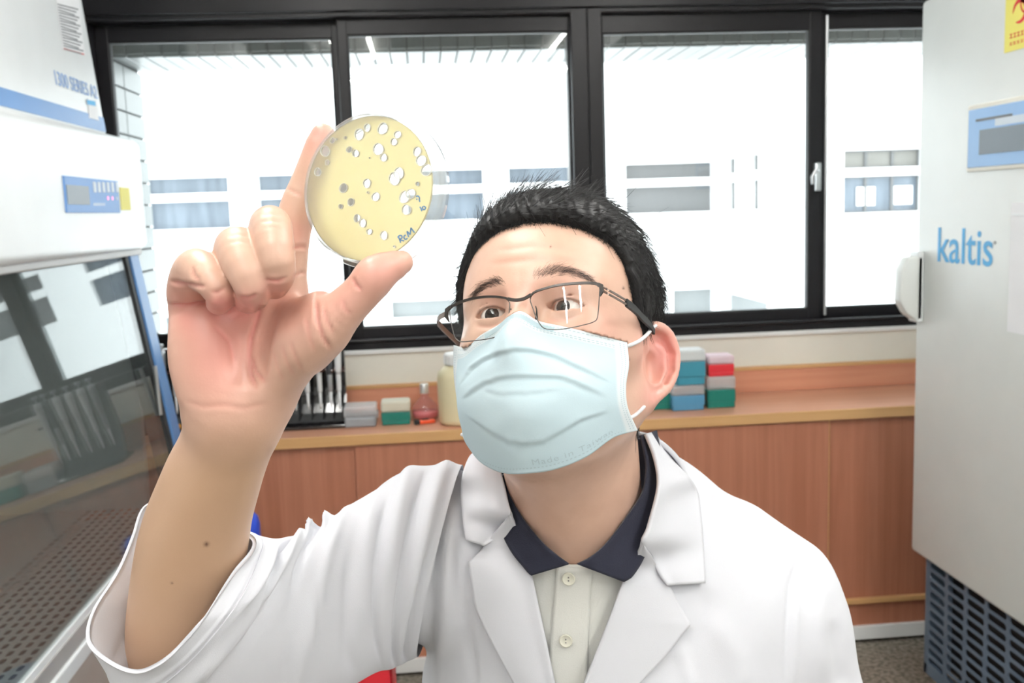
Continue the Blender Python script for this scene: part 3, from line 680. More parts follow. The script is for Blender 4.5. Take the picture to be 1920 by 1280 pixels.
class Field:
    def __init__(s): s.ops = []
    def add(s, fn, c, r, mode='u', k=0.0): s.ops.append((fn, np.asarray(c, np.float32), float(r), mode, float(k))); return s
    def cone(s, a, b, ra, rb, k=.01, mode='u'):
        a = np.asarray(a, np.float32); b = np.asarray(b, np.float32)
        return s.add(lambda p: d_cone(p, a, b, ra, rb), (a+b)/2, np.linalg.norm(a-b)/2+max(ra, rb), mode, k)
    def ball(s, a, r, k=.01, mode='u'): return s.cone(a, np.asarray(a)+1e-5, r, r, k, mode)
    def ell(s, c, r, M=None, k=.01, mode='u'):
        c = np.asarray(c, np.float32); r = np.asarray(r, np.float32); M = None if M is None else np.asarray(M, np.float32)
        return s.add(lambda p: d_ell(p, c, r, M), c, float(r.max()), mode, k)
    def tube(s, pts, rs, ki=.004, k=.004, mode='u'):
        pts = np.asarray(pts, np.float32); c = (pts.max(0)+pts.min(0))/2
        return s.add(lambda p: d_tube(p, pts, rs, ki), c, np.linalg.norm(pts-c, axis=1).max()+max(rs), mode, k)
    def curve(s, ctrl, k=.004, n=14, nf=None, f=1.0, mode='u'):
        """ctrl rows: pixel u, pixel v, depth, radius"""
        ctrl = np.asarray(ctrl, float); C3 = np.stack([np.r_[cc(*r[:3]), r[3]] for r in ctrl])
        L = np.r_[0, np.cumsum(np.linalg.norm(np.diff(C3[:, :3], axis=0), axis=1))]; L /= L[-1]; D = crom(C3, L, np.linspace(0, 1, n))
        pts = D[:, :3].astype(np.float32); rs = D[:, 3].astype(np.float32); c = (pts.max(0)+pts.min(0))/2
        nfv = None if nf is None else (np.asarray(nf, np.float32)/np.linalg.norm(nf)).astype(np.float32)
        return s.add(lambda p: d_curve(p, pts, rs, nfv, f), c, np.linalg.norm(pts-c, axis=1).max()+rs.max(), mode, k)
    def eval(s, p, cen=None, rad=None, margin=.010):
        d = np.full(len(p), 1.0, np.float32)
        for fn, c, r, mode, k in s.ops:
            if cen is not None and np.linalg.norm(cen-c) > r+rad+margin+k: continue
            e = fn(p)
            if mode == 'u': d = smin(d, e, k)
            elif mode == 's': d = smax(d, -e, k)
            elif mode == 'i': d = smax(d, e, k)
        return d
    def mesh(s, h, lo, hi, B=16, smooth=2):
        """sparse surface nets -> verts, quads"""
        lo = np.asarray(lo, np.float64); nb = np.ceil((np.asarray(hi)-lo)/(h*B)).astype(int)
        bi = np.stack(np.meshgrid(*[np.arange(n) for n in nb], indexing='ij'), -1).reshape(-1, 3)
        cen = (lo+(bi+.5)*h*B).astype(np.float32); half = h*B*math.sqrt(3)/2
        dc = np.concatenate([s.eval(c_) for c_ in np.array_split(cen, max(1, len(cen)//20000))]); keep = np.abs(dc) < half*1.35+.004
        g = np.arange(B+1); G = np.stack(np.meshgrid(g, g, g, indexing='ij'), -1).reshape(-1, 3)
        sg = np.arange(0, B, 4)+2.0; SG = np.stack(np.meshgrid(sg, sg, sg, indexing='ij'), -1).reshape(-1, 3); SH = h*4*.88+.0025
        ns_ = len(sg); lo_i = np.clip((G-1)//4, 0, ns_-1); hi_i = np.clip(G//4, 0, ns_-1)      # sub-blocks touching each grid point
        SM = np.stack([((np.where(x, hi_i[:, 0], lo_i[:, 0])*ns_)+np.where(y, hi_i[:, 1], lo_i[:, 1]))*ns_+np.where(z, hi_i[:, 2], lo_i[:, 2]) for x in (0, 1) for y in (0, 1) for z in (0, 1)], 1)
        N = (nb*B+2).astype(np.int64)
        key = lambda ijk: (ijk[..., 0].astype(np.int64)*N[1]+ijk[..., 1])*N[2]+ijk[..., 2]
        KV = []; VV = []; QK = []
        corners = np.array([(0,0,0),(1,0,0),(0,1,0),(1,1,0),(0,0,1),(1,0,1),(0,1,1),(1,1,1)])
        edges = [(0,1),(2,3),(4,5),(6,7),(0,2),(1,3),(4,6),(5,7),(0,4),(1,5),(2,6),(3,7)]
        for b_, c_ in zip(bi[keep], cen[keep]):
            base = b_*B; P = (lo+(base+G)*h).astype(np.float32)
            sc = s.eval((lo+(base+SG)*h).astype(np.float32), c_, half); near = (np.abs(sc) < SH)[SM].any(1)
            if not near.any(): continue
            D = np.where(sc[SM[:, 0]] < 0, -1., 1.).astype(np.float32); D[near] = s.eval(P[near], c_, half); D = D.reshape(B+1, B+1, B+1)
            S = D < 0
            if S.all() or not S.any(): continue
            cv = np.stack([D[x:B+x, y:B+y, z:B+z] for x, y, z in corners], -1); cs = cv < 0; n = cs.sum(-1); act = (n > 0) & (n < 8)
            idx = np.argwhere(act); vals = cv[act]; acc = np.zeros((len(idx), 3)); cnt = np.zeros(len(idx))
            for a, e in edges:
                va, ve = vals[:, a], vals[:, e]; x = (va < 0) != (ve < 0); t = np.where(x, va/np.where(x, va-ve, 1), 0)
                pt = corners[a]+(corners[e]-corners[a])*t[:, None]; acc[x] += pt[x]; cnt += x
            KV.append(key(idx+base)); VV.append(lo+(idx+base+acc/cnt[:, None])*h)
            for ax in range(3):
                sl = [slice(0, B)]*3; sh = list(sl); sh[ax] = slice(1, B+1)
                A, Bv = S[tuple(sl)], S[tuple(sh)]; e = np.argwhere(A != Bv)
                if not len(e): continue
                flip = A[tuple(e.T)]; o1 = np.zeros(3, int); o2 = np.zeros(3, int); o1[(ax+1) % 3] = 1; o2[(ax+2) % 3] = 1
                gi = e+base; ks = np.stack([key(gi), key(gi-o1), key(gi-o1-o2), key(gi-o2)], 1)
                ks[~flip] = ks[~flip][:, ::-1]; QK.append(ks)
        KV = np.concatenate(KV); VV = np.concatenate(VV); QK = np.concatenate(QK)
        o = np.argsort(KV); KV = KV[o]; VV = VV[o]
        q = np.searchsorted(KV, QK); q = np.clip(q, 0, len(KV)-1); ok = (KV[q] == QK).all(1); Q = q[ok]
        VV = taubin(VV, Q, smooth)
        return VV, Q
    def trace(s, u, v, z0=.4, z1=1.6, it=60):
        """first hit of pixel rays; returns depth (nan if missed)"""
        u = np.atleast_1d(np.asarray(u, np.float64)); v = np.atleast_1d(np.asarray(v, np.float64))
        d = np.stack([(u-960)/K, (v-640)/K, np.ones_like(u)], 1); ln = np.linalg.norm(d, axis=1); z = np.full(len(u), z0)
        for _ in range(it):
            e = s.eval((d*z[:, None]).astype(np.float32)); z = z+np.clip(e, -.02, .05)*.8/ln
        z[z > z1] = np.nan
        return z
    def grad(s, p, e=.0015):
        p = np.asarray(p, np.float32); g = np.zeros_like(p)
        for i in range(3):
            o = np.zeros(3, np.float32); o[i] = e; g[:, i] = s.eval(p+o)-s.eval(p-o)
        return g/np.maximum(np.linalg.norm(g, axis=1, keepdims=True), 1e-9)
def taubin(V, Q, it):
    if it <= 0: return V
    E = np.concatenate([Q[:, [0, 1]], Q[:, [1, 2]], Q[:, [2, 3]], Q[:, [3, 0]]]); E = np.concatenate([E, E[:, ::-1]])
    deg = np.bincount(E[:, 0], minlength=len(V))[:, None]
    for _ in range(it):
        for lam in (.5, -.52):
            acc = np.stack([np.bincount(E[:, 0], V[E[:, 1], i], len(V)) for i in range(3)], 1)
            V = V+lam*(acc/np.maximum(deg, 1)-V)
    return V
def vnormals(V, Q):
    n = np.cross(V[Q[:, 2]]-V[Q[:, 0]], V[Q[:, 3]]-V[Q[:, 1]]); out = np.zeros_like(V)
    for i in range(Q.shape[1]):
        for a in range(3): out[:, a] += np.bincount(Q[:, i], n[:, a], len(V))
    return out/np.maximum(np.linalg.norm(out, axis=1, keepdims=True), 1e-12)
def proj(V): return np.stack([960+K*V[:, 0]/V[:, 2], 640+K*V[:, 1]/V[:, 2]], 1)
def polydist(P, line):
    """distance of 2-d points to a polyline, and parameter 0..1 along it"""
    line = np.asarray(line, float); best = np.full(len(P), 1e9); par = np.zeros(len(P)); n = len(line)-1
    for i in range(n):
        a, b_ = line[i], line[i+1]; d = b_-a; t = np.clip(((P-a)@d)/max(d@d, 1e-9), 0, 1); e = np.linalg.norm(P-a-t[:, None]*d, axis=1)
        m_ = e < best; best[m_] = e[m_]; par[m_] = (i+t[m_])/n
    return best, par
def resample(pts, n):
    """smooth (Catmull-Rom) resampling of control points to n points, uniform in control parameter by chord length"""
    P = np.asarray(pts, float); L = np.r_[0, np.cumsum(np.linalg.norm(np.diff(P[:, :2], axis=0), axis=1))]; L /= L[-1]
    return crom(P, L, np.linspace(0, 1, n))
def crom(P, L, t):
    out = np.zeros((len(t), P.shape[1])); n = len(P)
    T = np.zeros_like(P)
    for i in range(n):
        a, b_ = max(i-1, 0), min(i+1, n-1); T[i] = (P[b_]-P[a])/max(L[b_]-L[a], 1e-9)
    for j, tt in enumerate(t):
        i = min(max(int(np.searchsorted(L, tt, 'right'))-1, 0), n-2); h = L[i+1]-L[i]; s_ = (tt-L[i])/max(h, 1e-9)
        out[j] = (2*s_**3-3*s_**2+1)*P[i]+(s_**3-2*s_**2+s_)*h*T[i]+(-2*s_**3+3*s_**2)*P[i+1]+(s_**3-s_**2)*h*T[i+1]
    return out
def np_mesh(name, V, Q, mat, parent=None, smooth=True, attrs=None):
    """mesh object from camera-space arrays"""
    Wv = c2w(V); me = bpy.data.meshes.new(name)
    Q = np.asarray(Q); n = Q.shape[1]
    me.vertices.add(len(Wv)); me.vertices.foreach_set('co', Wv.astype(np.float32).ravel())
    me.loops.add(len(Q)*n); me.loops.foreach_set('vertex_index', Q.astype(np.int32).ravel())
    me.polygons.add(len(Q)); me.polygons.foreach_set('loop_start', np.arange(0, len(Q)*n, n, dtype=np.int32)); me.polygons.foreach_set('loop_total', np.full(len(Q), n, np.int32))
    me.update(calc_edges=True); me.validate()
    for k_, a in (attrs or {}).items():
        at = me.attributes.new(k_, 'FLOAT', 'POINT'); at.data.foreach_set('value', np.asarray(a, np.float32))
    return wrap(name, me, mat, parent, smooth)
def grid_quads(n, m_, wrap_=False):
    i, j = np.meshgrid(np.arange(n-1), np.arange(m_ if wrap_ else m_-1), indexing='ij'); i = i.ravel(); j = j.ravel(); j2 = (j+1) % m_
    return np.stack([i*m_+j, i*m_+j2, (i+1)*m_+j2, (i+1)*m_+j], 1)
def sheet(name, P, th, mat, parent, attrs=None, flip=False):
    """closed thin sheet from an (n,m,3) grid of camera-space points; second layer pushed th behind"""
    n, m_ = P.shape[:2]; V = P.reshape(-1, 3); Q = grid_quads(n, m_)
    N = vnormals(V, Q); fl = np.sign((N*V).sum(1).mean()) or 1; N = N*(-fl)        # N points at the camera side
    V2 = V-N*th; k = n*m_
    ring_ = [(0, j) for j in range(m_)]+[(i, m_-1) for i in range(1, n)]+[(n-1, j) for j in range(m_-2, -1, -1)]+[(i, 0) for i in range(n-2, 0, -1)]
    r = np.array([a*m_+b_ for a, b_ in ring_]); r2 = np.roll(r, -1)
    Qs = np.stack([r, r2, r2+k, r+k], 1)
    Qf = Q if fl < 0 else Q[:, ::-1]; Qs = Qs[:, ::-1] if fl < 0 else Qs
    Vall = np.concatenate([V, V2]); Qall = np.concatenate([Qf, Qf[:, ::-1]+k, Qs])
    at = None if attrs is None else {a: np.r_[b_, b_] for a, b_ in attrs.items()}
    return np_mesh(name, Vall, Qall, mat, parent, True, at)

# ================================================================ THE MAN
def rot_head(yaw, pitch, roll):
    y, p, r = map(math.radians, (yaw, pitch, roll)); s, c = math.sin, math.cos
    F = np.array([-s(y)*c(p), -s(p), -c(y)*c(p)]); x0 = np.array([c(y), 0, -s(y)]); u0 = np.array([s(y)*s(p), -c(p), c(y)*s(p)])
    X = c(r)*x0+s(r)*u0; U = c(r)*u0-s(r)*x0
    return np.stack([X, U, F], 1)                  # columns: his left, up, forward (in camera axes)
HM = rot_head(23, 19, 5.5)
HO = cc(989, 579, .79)-HM[:, 2]*.080               # head origin: between the ears at eye height
def hl(x, y, z): return HO+HM@np.array([x, y, z])
HMf = HM.astype(np.float32); HOf = HO.astype(np.float32)
def local(p): return (p-HOf)@HMf
def hpix_plane(u, v, z, tilt=0.0, curve=0.0):
    """point of the pixel ray on the head-local plane z = const (optionally curved back with |x|)"""
    d = np.array([(u-960)/K, (v-640)/K, 1.0]); zz = z
    for _ in range(6):
        n_ = HM[:, 2]; p0 = hl(0, 0, zz); t = n_@p0/(n_@d); q = HM.T@(d*t-HO); zz = z-curve*q[0]**2-tilt*q[1]
    return d*t
EYE = (.0318, -.001, .0700); ER = .0122
def ear_axes():
    t = math.radians(28); back = np.array([math.sin(t), 0, -math.cos(t)]); nrm = np.array([math.cos(t), 0, math.sin(t)]); upv_ = np.array([0, 1.0, 0]); a = math.radians(8)
    up_ = upv_*math.cos(a)+back*math.sin(a); back = back*math.cos(a)-upv_*math.sin(a)
    return np.stack([back, up_, nrm], 1).astype(np.float32)
EA = ear_axes(); EC = v3(.0750, -.024, -.014); ES = 1.18
_eh = [(-.004, .000), (-.011, .012), (-.008, .024), (.003, .031), (.015, .029), (.023, .018), (.024, .004), (.019, -.010), (.011, -.020), (.003, -.028)]
EH = np.array([(a, b_, .0035-.0015*(i/9)) for i, (a, b_) in enumerate(_eh)], np.float32)
EH = crom(EH.astype(float), np.linspace(0, 1, 10), np.linspace(0, 1, 26)).astype(np.float32); EHR = np.interp(np.linspace(0, 9, 26), np.arange(10), [.0032, .0038, .0043, .0045, .0045, .0043, .0040, .0037, .0034, .0030])
EAH = np.array([(.006, .021, .001), (.0125, .012, .002), (.0135, .000, .0025), (.009, -.011, .002), (.001, -.016, .001)], np.float32)
EAG = np.array([(.010, .025, .003), (.0185, .016, .003), (.0195, .004, .003), (.0155, -.008, .002)], np.float32)
def head_sdf(p):
    q = local(p); q[:, 0] = np.abs(q[:, 0])
    d = d_ell(q, v3(0, .032, -.010), v3(.0755, .086, .0985))
    d = smin(d, d_ell(q, v3(0, .030, .030), v3(.066, .066, .058)), .04)                 # forehead fullness
    d = smin(d, d_ell(q, v3(0, -.035, .018), v3(.065, .078, .064)), .03)
    d = smin(d, d_cone(q, v3(.056, -.058, -.004), v3(.020, -.104, .060), .019, .018), .030)
    d = smin(d, d_cone(q, v3(.0, -.107, .068), v3(.008, -.107, .066), .015, .015), .02)
    d = smin(d, d_cone(q, v3(.040, -.026, .056), v3(.058, -.020, .030), .022, .020), .020)
    d = smin(d, d_cone(q, v3(.006, .015, .0835), v3(.044, .020, .060), .0105, .012), .016)
    d = smax(d, -d_ell(q, v3(.0315, -.003, .0945), v3(.0185, .0100, .0130)), .014)
    d = smin(d, d_cone(q, v3(0, .008, .085), v3(0, -.034, .106), .0090, .0115), .012)
    d = smin(d, d_cone(q, v3(0, -.038, .107), v3(.010, -.042, .098), .0115, .009), .008)
    d = smin(d, d_cone(q, v3(0, -.066, .087), v3(.020, -.068, .078), .0060, .004), .006)
    d = smin(d, d_cone(q, v3(0, -.076, .084), v3(.018, -.073, .078), .0065, .004), .006)
    # eyelids around the eyeball, cut open along the almond outline
    e = q-v3(*EYE); r = np.linalg.norm(e, axis=1)
    d = smin(d, r-(ER+.0017), .005)
    x = (e[:, 0])/.0150; ax_ = np.clip(1-x*x, 0, None)
    yu = .0046*ax_**.75+.0004-e[:, 0]*.03; yl = -.0042*ax_**.85-.0002+0*x
    ap = np.maximum.reduce([e[:, 1]-yu, yl-e[:, 1], np.abs(e[:, 0])-.0148, .004-e[:, 2], ER-.0004-r])
    d = smax(d, -ap, .0010)
    # fold of the upper lid
    yc = .0046*ax_**.6+.0036; fold = np.sqrt((e[:, 1]-yc)**2+(r-(ER+.0022))**2*.8)-.0010*ax_+.0002
    fold = np.maximum(fold, np.abs(e[:, 0])-.0145); fold = np.maximum(fold, -e[:, 2]); d = smax(d, -fold, .0018)
    # ear
    m = q[:, 0] > .045
    if m.any():
        z = ((q[m]-EC)@EA)/ES; ed = d_ell(z, v3(.006, .002, -.003), v3(.0175, .030, .0045))
        ed = smin(ed, d_ell(z, v3(-.004, .000, -.010), v3(.010, .022, .010)), .008)
        ed = smin(ed, d_tube(z, EH, EHR, .0006), .003)
        ed = smin(ed, d_ell(z, v3(.0005, -.0265, -.001), v3(.0085, .0095, .0042)), .005)
        ed = smin(ed, d_tube(z, EAH, [.0026]*5, .002), .004)
        ed = smax(ed, -d_ell(z, v3(.0005, -.002, .003), v3(.0100, .0130, .0100)), .003)
        ed = smax(ed, -d_tube(z, EAG, [.0020, .0026, .0026, .0020], .002), .0025)
        ed = smin(ed, d_ell(z, v3(-.0115, -.003, -.001), v3(.0042, .0058, .0048)), .003)
        ed = smax(ed, -d_ell(z, v3(.003, .022, .0045), v3(.0085, .0045, .0040)), .003)
        d[m] = smin(d[m], ed*ES, .005)
    return d
NB = cc(1088, 1015, .945)                           # base of the neck
SL = cc(1432, 1163, 1.00); SR = cc(812, 1005, .93)  # shoulder joints (camera right / left)
EL = cc(345, 1285, .735)                            # elbow of the raised arm
WRc = cc(440, 768, .600)
skin = Field()
skin.add(head_sdf, HO+HM@np.array([0, -.01, 0]), .155, 'u', 0)
skin.cone(hl(0, -.045, -.022), NB+v3(0, .02, .0), .058, .064, .03)
skin.cone(hl(0, -.085, .020), cc(1083, 1035, .912), .034, .026, .045)        # throat
skin.ball(hl(0, -.100, .052), .012, .03)
skin.ball(cc(1076, 960, .865), .0085, .03)
skin.cone(NB+v3(.0, .06, .03), SL, .055, .03, .05); skin.cone(NB+v3(.0, .06, .03), SR, .05, .03, .05)
skin.cone(NB+v3(0, .08, .03), NB+v3(.02, .35, .05), .06, .03, .05)
skin.cone(SR, EL, .030, .036, .03)
# forearm
skin.curve([(345, 1290, .735, .041), (344, 1190, .705, .0405), (350, 1110, .686, .0390), (358, 1045, .670, .0375), (368, 995, .658, .0360), (381, 948, .646, .0336), (399, 896, .633, .0316), (418, 849, .621, .0294), (432, 806, .611, .0290), (442, 765, .603, .0296)], .012, 40, (0, .3, 1), .86)
# palm
skin.curve([(442, 772, .603, .027), (440, 720, .600, .023), (445, 640, .600, .019), (462, 560, .606, .0155)], .012, 12, (0, 0, 1), .85)
skin.curve([(396, 752, .601, .0155), (376, 690, .598, .0170), (368, 640, .596, .0158), (359, 580, .600, .0132)], .010, 12)
skin.curve([(420, 745, .602, .016), (412, 650, .603, .0160), (422, 560, .606, .0135)], .010, 10)
skin.curve([(470, 745, .602, .016), (492, 640, .606, .0150), (492, 550, .610, .0130)], .010, 10)
skin.curve([(500, 730, .600, .016), (530, 640, .606, .0150), (537, 552, .614, .0125)], .010, 10)
skin.ell(cc(384, 668, .587), (.017, .030, .011), None, .012)                 # hypothenar
skin.curve([(494, 742, .600, .0172), (524, 690, .590, .0188), (560, 648, .580, .0180), (600, 616, .571, .0160)], .010, 12)   # thenar
skin.ell(cc(470, 628, .576), (.012, .026, .008), None, .012, 's')           # hollow of the palm
skin.cone(cc(560, 590, .592), cc(600, 580, .580), .0095, .0095, .016)       # web of the thumb
# thumb
skin.curve([(575, 645, .577, .0165), (612, 611, .569, .0150), (650, 575, .563, .0120), (690, 536, .560, .0108), (714, 510, .560, .0099), (738, 498, .562, .0086), (752, 492, .564, .0070)], .006, 16)
skin.ball(cc(700, 516, .557), .0090, .008)
# forefinger behind the dish
skin.curve([(537, 552, .614, .0125), (541, 500, .617, .0116), (547, 440, .619, .0115), (560, 385, .619, .0113), (573, 351, .619, .0104), (588, 309, .618, .0097), (601, 268, .617, .0088), (606, 256, .617, .0080)], .005, 18)
# curled fingers: knuckle, middle joint, last joint, tip
skin.curve([(500, 550, .606, .0120), (504, 475, .590, .0122), (507, 424, .560, .0119), (513, 450, .545, .0110), (520, 488, .541, .0099), (523, 514, .546, .0090), (515, 535, .560, .0080)], .0016, 20)
skin.curve([(428, 556, .603, .0120), (436, 505, .585, .0122), (444, 464, .560, .0124), (455, 490, .546, .0117), (470, 525, .543, .0107), (476, 549, .549, .0094), (464, 562, .563, .0080)], .0016, 20)
skin.curve([(357, 578, .602, .0125), (352, 545, .588, .0122), (366, 504, .566, .0117), (386, 515, .555, .0107), (405, 535, .550, .0094), (413, 555, .552, .0082), (410, 567, .563, .0072)], .0016, 20)

# ---------------------------------------------------------------- skin mesh, creases, colouring
VOX = float(globals().get('DBGVOX', .0014))
BV, BQ = skin.mesh(VOX, (-.32, -.28, .50), (.36, .60, 1.08))
def local_smooth(V, Q, w, it):
    E = np.concatenate([Q[:, [0, 1]], Q[:, [1, 2]], Q[:, [2, 3]], Q[:, [3, 0]]]); E = np.concatenate([E, E[:, ::-1]]); E = E[w[E[:, 0]] > 0]
    deg = np.maximum(np.bincount(E[:, 0], minlength=len(V)), 1)[:, None]
    for _ in range(it):
        acc = np.stack([np.bincount(E[:, 0], V[E[:, 1], i], len(V)) for i in range(3)], 1)
        V = V+(w*.6)[:, None]*(acc/deg-V)*(w > 0)[:, None]
    return V
uv = proj(BV)
arm = (uv[:, 0] < 560) & (BV[:, 2] < .80)
BV = local_smooth(BV, BQ, np.where(arm, np.clip((uv[:, 1]-770)/60, 0, 1), 0), 14)
uv = proj(BV); BN = vnormals(BV, BQ); face_cam = (BN*BV).sum(1) < 0
if (BN*BV).sum(1)[np.argmin(BV[:, 2])] > 0: BQ = BQ[:, ::-1]; BN = -BN; face_cam = ~face_cam
hand = (BV[:, 2] < .72) & (uv[:, 0] < 800)
disp = np.zeros(len(BV)); cred = np.zeros(len(BV))
def crease(line, depth, width, sel):
    """press a line (pixel polyline, width in pixels) into the visible surface, with puffed lips"""
    d, t = polydist(uv, line); e = np.minimum(1, np.minimum(t, 1-t)*6+.15)
    m_ = sel & face_cam & (d < width*5)
    disp[m_] += (-depth*np.exp(-(d[m_]/width)**2)+depth*.28*np.exp(-((d[m_]-width*2.4)/(width*1.5))**2))*e[m_]
    cred[m_] = np.maximum(cred[m_], min(1, depth/.0012)*.45*np.exp(-(d[m_]/(width*1.2))**2)*e[m_])
for ln, dp, wd in (
    ([(493, 556), (484, 592), (471, 632), (467, 668), (471, 703), (480, 728)], .0016, 3.6),
    ([(472, 668), (480, 697), (497, 716)], .0010, 3.0),
    ([(316, 571), (350, 572), (388, 566)], .0015, 3.4), ([(319, 528), (350, 533), (388, 537)], .0014, 3.4), ([(360, 500), (364, 516), (376, 528)], .0010, 3.0),
    ([(348, 752), (380, 763), (420, 760), (456, 766), (508, 756)], .0004, 4.5),
    ([(661, 521), (667, 533), (677, 545)], .0010, 3.0), ([(592, 562), (596, 602), (606, 632), (620, 655)], .0013, 3.4), ([(606, 578), (612, 600), (626, 625)], .0008, 3.0), ([(640, 560), (646, 578), (658, 590)], .0006, 3.0),
    ([(572, 592), (580, 630), (590, 660)], .0006, 3.0), ([(528, 646), (536, 676), (552, 706)], .0006, 3.0), ([(545, 640), (553, 668), (566, 694)], .0006, 3.0), ([(512, 660), (520, 690), (532, 716)], .0005, 3.0),
    ([(430, 600), (445, 590), (470, 578)], .0006, 3.2), ([(400, 610), (430, 640), (440, 680)], .0004, 3.5),
    ([(492, 404), (508, 400), (526, 404)], .0005, 2.6), ([(490, 416), (508, 413), (528, 416)], .0005, 2.6), ([(494, 428), (510, 425), (528, 428)], .0004, 2.6),
    ([(428, 444), (446, 438), (464, 444)], .0005, 2.6), ([(430, 456), (448, 451), (466, 456)], .0004, 2.6), ([(497, 524), (520, 527), (540, 520)], .0011, 2.8), ([(448, 556), (466, 559), (484, 551)], .0010, 2.8), ([(395, 545), (405, 548), (424, 540)], .0008, 2.8),
    ([(548, 466), (562, 462), (576, 464)], .0010, 2.8), ([(548, 520), (562, 512), (576, 512)], .0008, 2.8), ([(536, 352), (556, 362), (566, 366)], .0007, 2.8)):
    crease(ln, dp, wd, hand)
headz = (BV[:, 2] > .70) & (uv[:, 0] > 830) & (uv[:, 1] < 905)
for ln, dp, wd in (([(930, 470), (1000, 462), (1080, 468)], .0004, 6), ([(915, 495), (990, 488), (1090, 490)], .0004, 6), ([(1026, 598), (1050, 603), (1080, 594)], .0007, 3.5), ([(893, 610), (915, 613), (940, 606)], .0006, 3.5)):
    crease(ln, dp, wd, headz)
BV = BV+BN*disp[:, None]
def blob(u, v, r, sel): return np.exp(-(((uv[:, 0]-u)**2+(uv[:, 1]-v)**2)/r**2))*sel
hs = hand.astype(float); fs = headz.astype(float)
blush = np.zeros(len(BV))
for u, v, r, a in ((395, 640, 75, .40), (415, 705, 80, .45), (560, 600, 60, .35), (720, 505, 60, .6), (600, 250, 45, .6), (515, 540, 24, .6), (462, 575, 24, .6), (412, 575, 24, .7), (350, 590, 40, .5), (450, 600, 60, .45), (640, 560, 50, .4), (560, 440, 30, .4), (330, 545, 30, .4)): blush += a*blob(u, v, r, hs)
for u, v, r, a in ((1245, 640, 42, .8), (1250, 690, 45, .65), (1225, 745, 26, .6), (1130, 620, 45, .3), (985, 545, 30, .3), (1060, 545, 40, .25), (920, 560, 30, .25)): blush += a*blob(u, v, r, fs)
blush = np.clip(blush+cred, 0, 1)
tan = np.clip((uv[:, 1]-770)/120, 0, 1)*hs*np.clip((.74-BV[:, 2])/.02, 0, 1)
mole = np.zeros(len(BV))
for u, v, r, sel in ((387, 1020, 4.2, hs), (322, 1093, 2.0, hs), (1169, 540, 2.2, fs), (1033, 462, 1.6, fs), (1178, 674, 2.4, fs)): mole += blob(u, v, r, sel)
mt, nt, b = nmat('skin'); setp(b, rough=.36, sss=.0, spec=.5); M_skin = mt
b.inputs['Subsurface Radius'].default_value = (1.0, .35, .2); b.inputs['Subsurface Scale'].default_value = .006
def attr(nm): a = nt.nodes.new('ShaderNodeAttribute'); a.attribute_name = nm; return a.outputs['Fac']
def mixc(fac, a, c):
    m_ = nt.nodes.new('ShaderNodeMix'); m_.data_type = 'RGBA'; nt.links.new(fac, m_.inputs[0])
    for i, v in ((6, a), (7, c)):
        if isinstance(v, tuple): m_.inputs[i].default_value = (*v, 1)
        else: nt.links.new(v, m_.inputs[i])
    return m_.outputs[2]
tc = nt.nodes.new('ShaderNodeTexCoord'); nz = nt.nodes.new('ShaderNodeTexNoise'); nz.inputs['Scale'].default_value = 70; nz.inputs['Detail'].default_value = 8; nt.links.new(tc.outputs['Object'], nz.inputs['Vector'])
base = mixc(nz.outputs['Fac'], srgb(206, 166, 144), srgb(221, 184, 162))
base = mixc(attr('tan'), base, srgb(205, 168, 138)); base = mixc(attr('blush'), base, srgb(220, 148, 138)); base = mixc(attr('mole'), base, srgb(86, 48, 36))
nt.links.new(base, b.inputs['Base Color'])
nz2 = nt.nodes.new('ShaderNodeTexNoise'); nz2.inputs['Scale'].default_value = 620; nz2.inputs['Detail'].default_value = 3; nt.links.new(tc.outputs['Object'], nz2.inputs['Vector']); bump(nt, b, nz2.outputs['Fac'], .12, .0006)
_b0 = c2w(NB)
man = empty('person', (float(_b0[0]), float(_b0[1])+.12, 0), 'man in white lab coat, glasses and face mask holding up a culture dish', 'person')

# ---------------------------------------------------------------- face mask
mask = empty('face_mask', tuple(c2w(hl(0, -.13, .06))), 'light blue pleated face mask over his nose and mouth', 'face mask')
G = []
GR = [[(.004, -.013, .108), (.017, -.019, .099), (.035, -.0225, .0905), (.056, -.024, .071), (.0735, -.0245, .048)],
      [(0, -.038, .121), (.019, -.042, .105), (.040, -.044, .091), (.060, -.044, .072), (.0755, -.044, .050)],
      [(0, -.066, .112), (.022, -.066, .106), (.044, -.064, .093), (.062, -.061, .072), (.0740, -.062, .053)],
      [(0, -.098, .106), (.022, -.096, .100), (.044, -.089, .086), (.062, -.080, .066), (.0740, -.078, .048)],
      [(0, -.132, .073), (.022, -.129, .068), (.044, -.118, .058), (.062, -.101, .046), (.0770, -.092, .030)]]
LX = [(-.0755, -.0155, .056), (-.0755, -.0400, .052), (-.0755, -.060, .043), (-.0755, -.0760, .032), (-.0760, -.087, .027)]
for r, l in zip(GR, LX):
    row = [np.array(l)]+[np.array((-a, b_, c_)) for a, b_, c_ in r[3:0:-1]]+[np.array(p) for p in r]
    G.append(row)
G = np.array(G)                                     # 5 rows x 9 columns, head-local
NU, NV = 120, 110; cu_ = np.linspace(0, 1, 9); su = np.linspace(0, 1, NU); sv = np.linspace(0, 1, NV)
rows = np.stack([crom(r, cu_, su) for r in G]); MG = np.stack([crom(rows[:, i], np.linspace(0, 1, 5), sv) for i in range(NU)], 1)   # NV x NU x 3
MP = HO+MG@HM.T
mq = grid_quads(NV, NU)
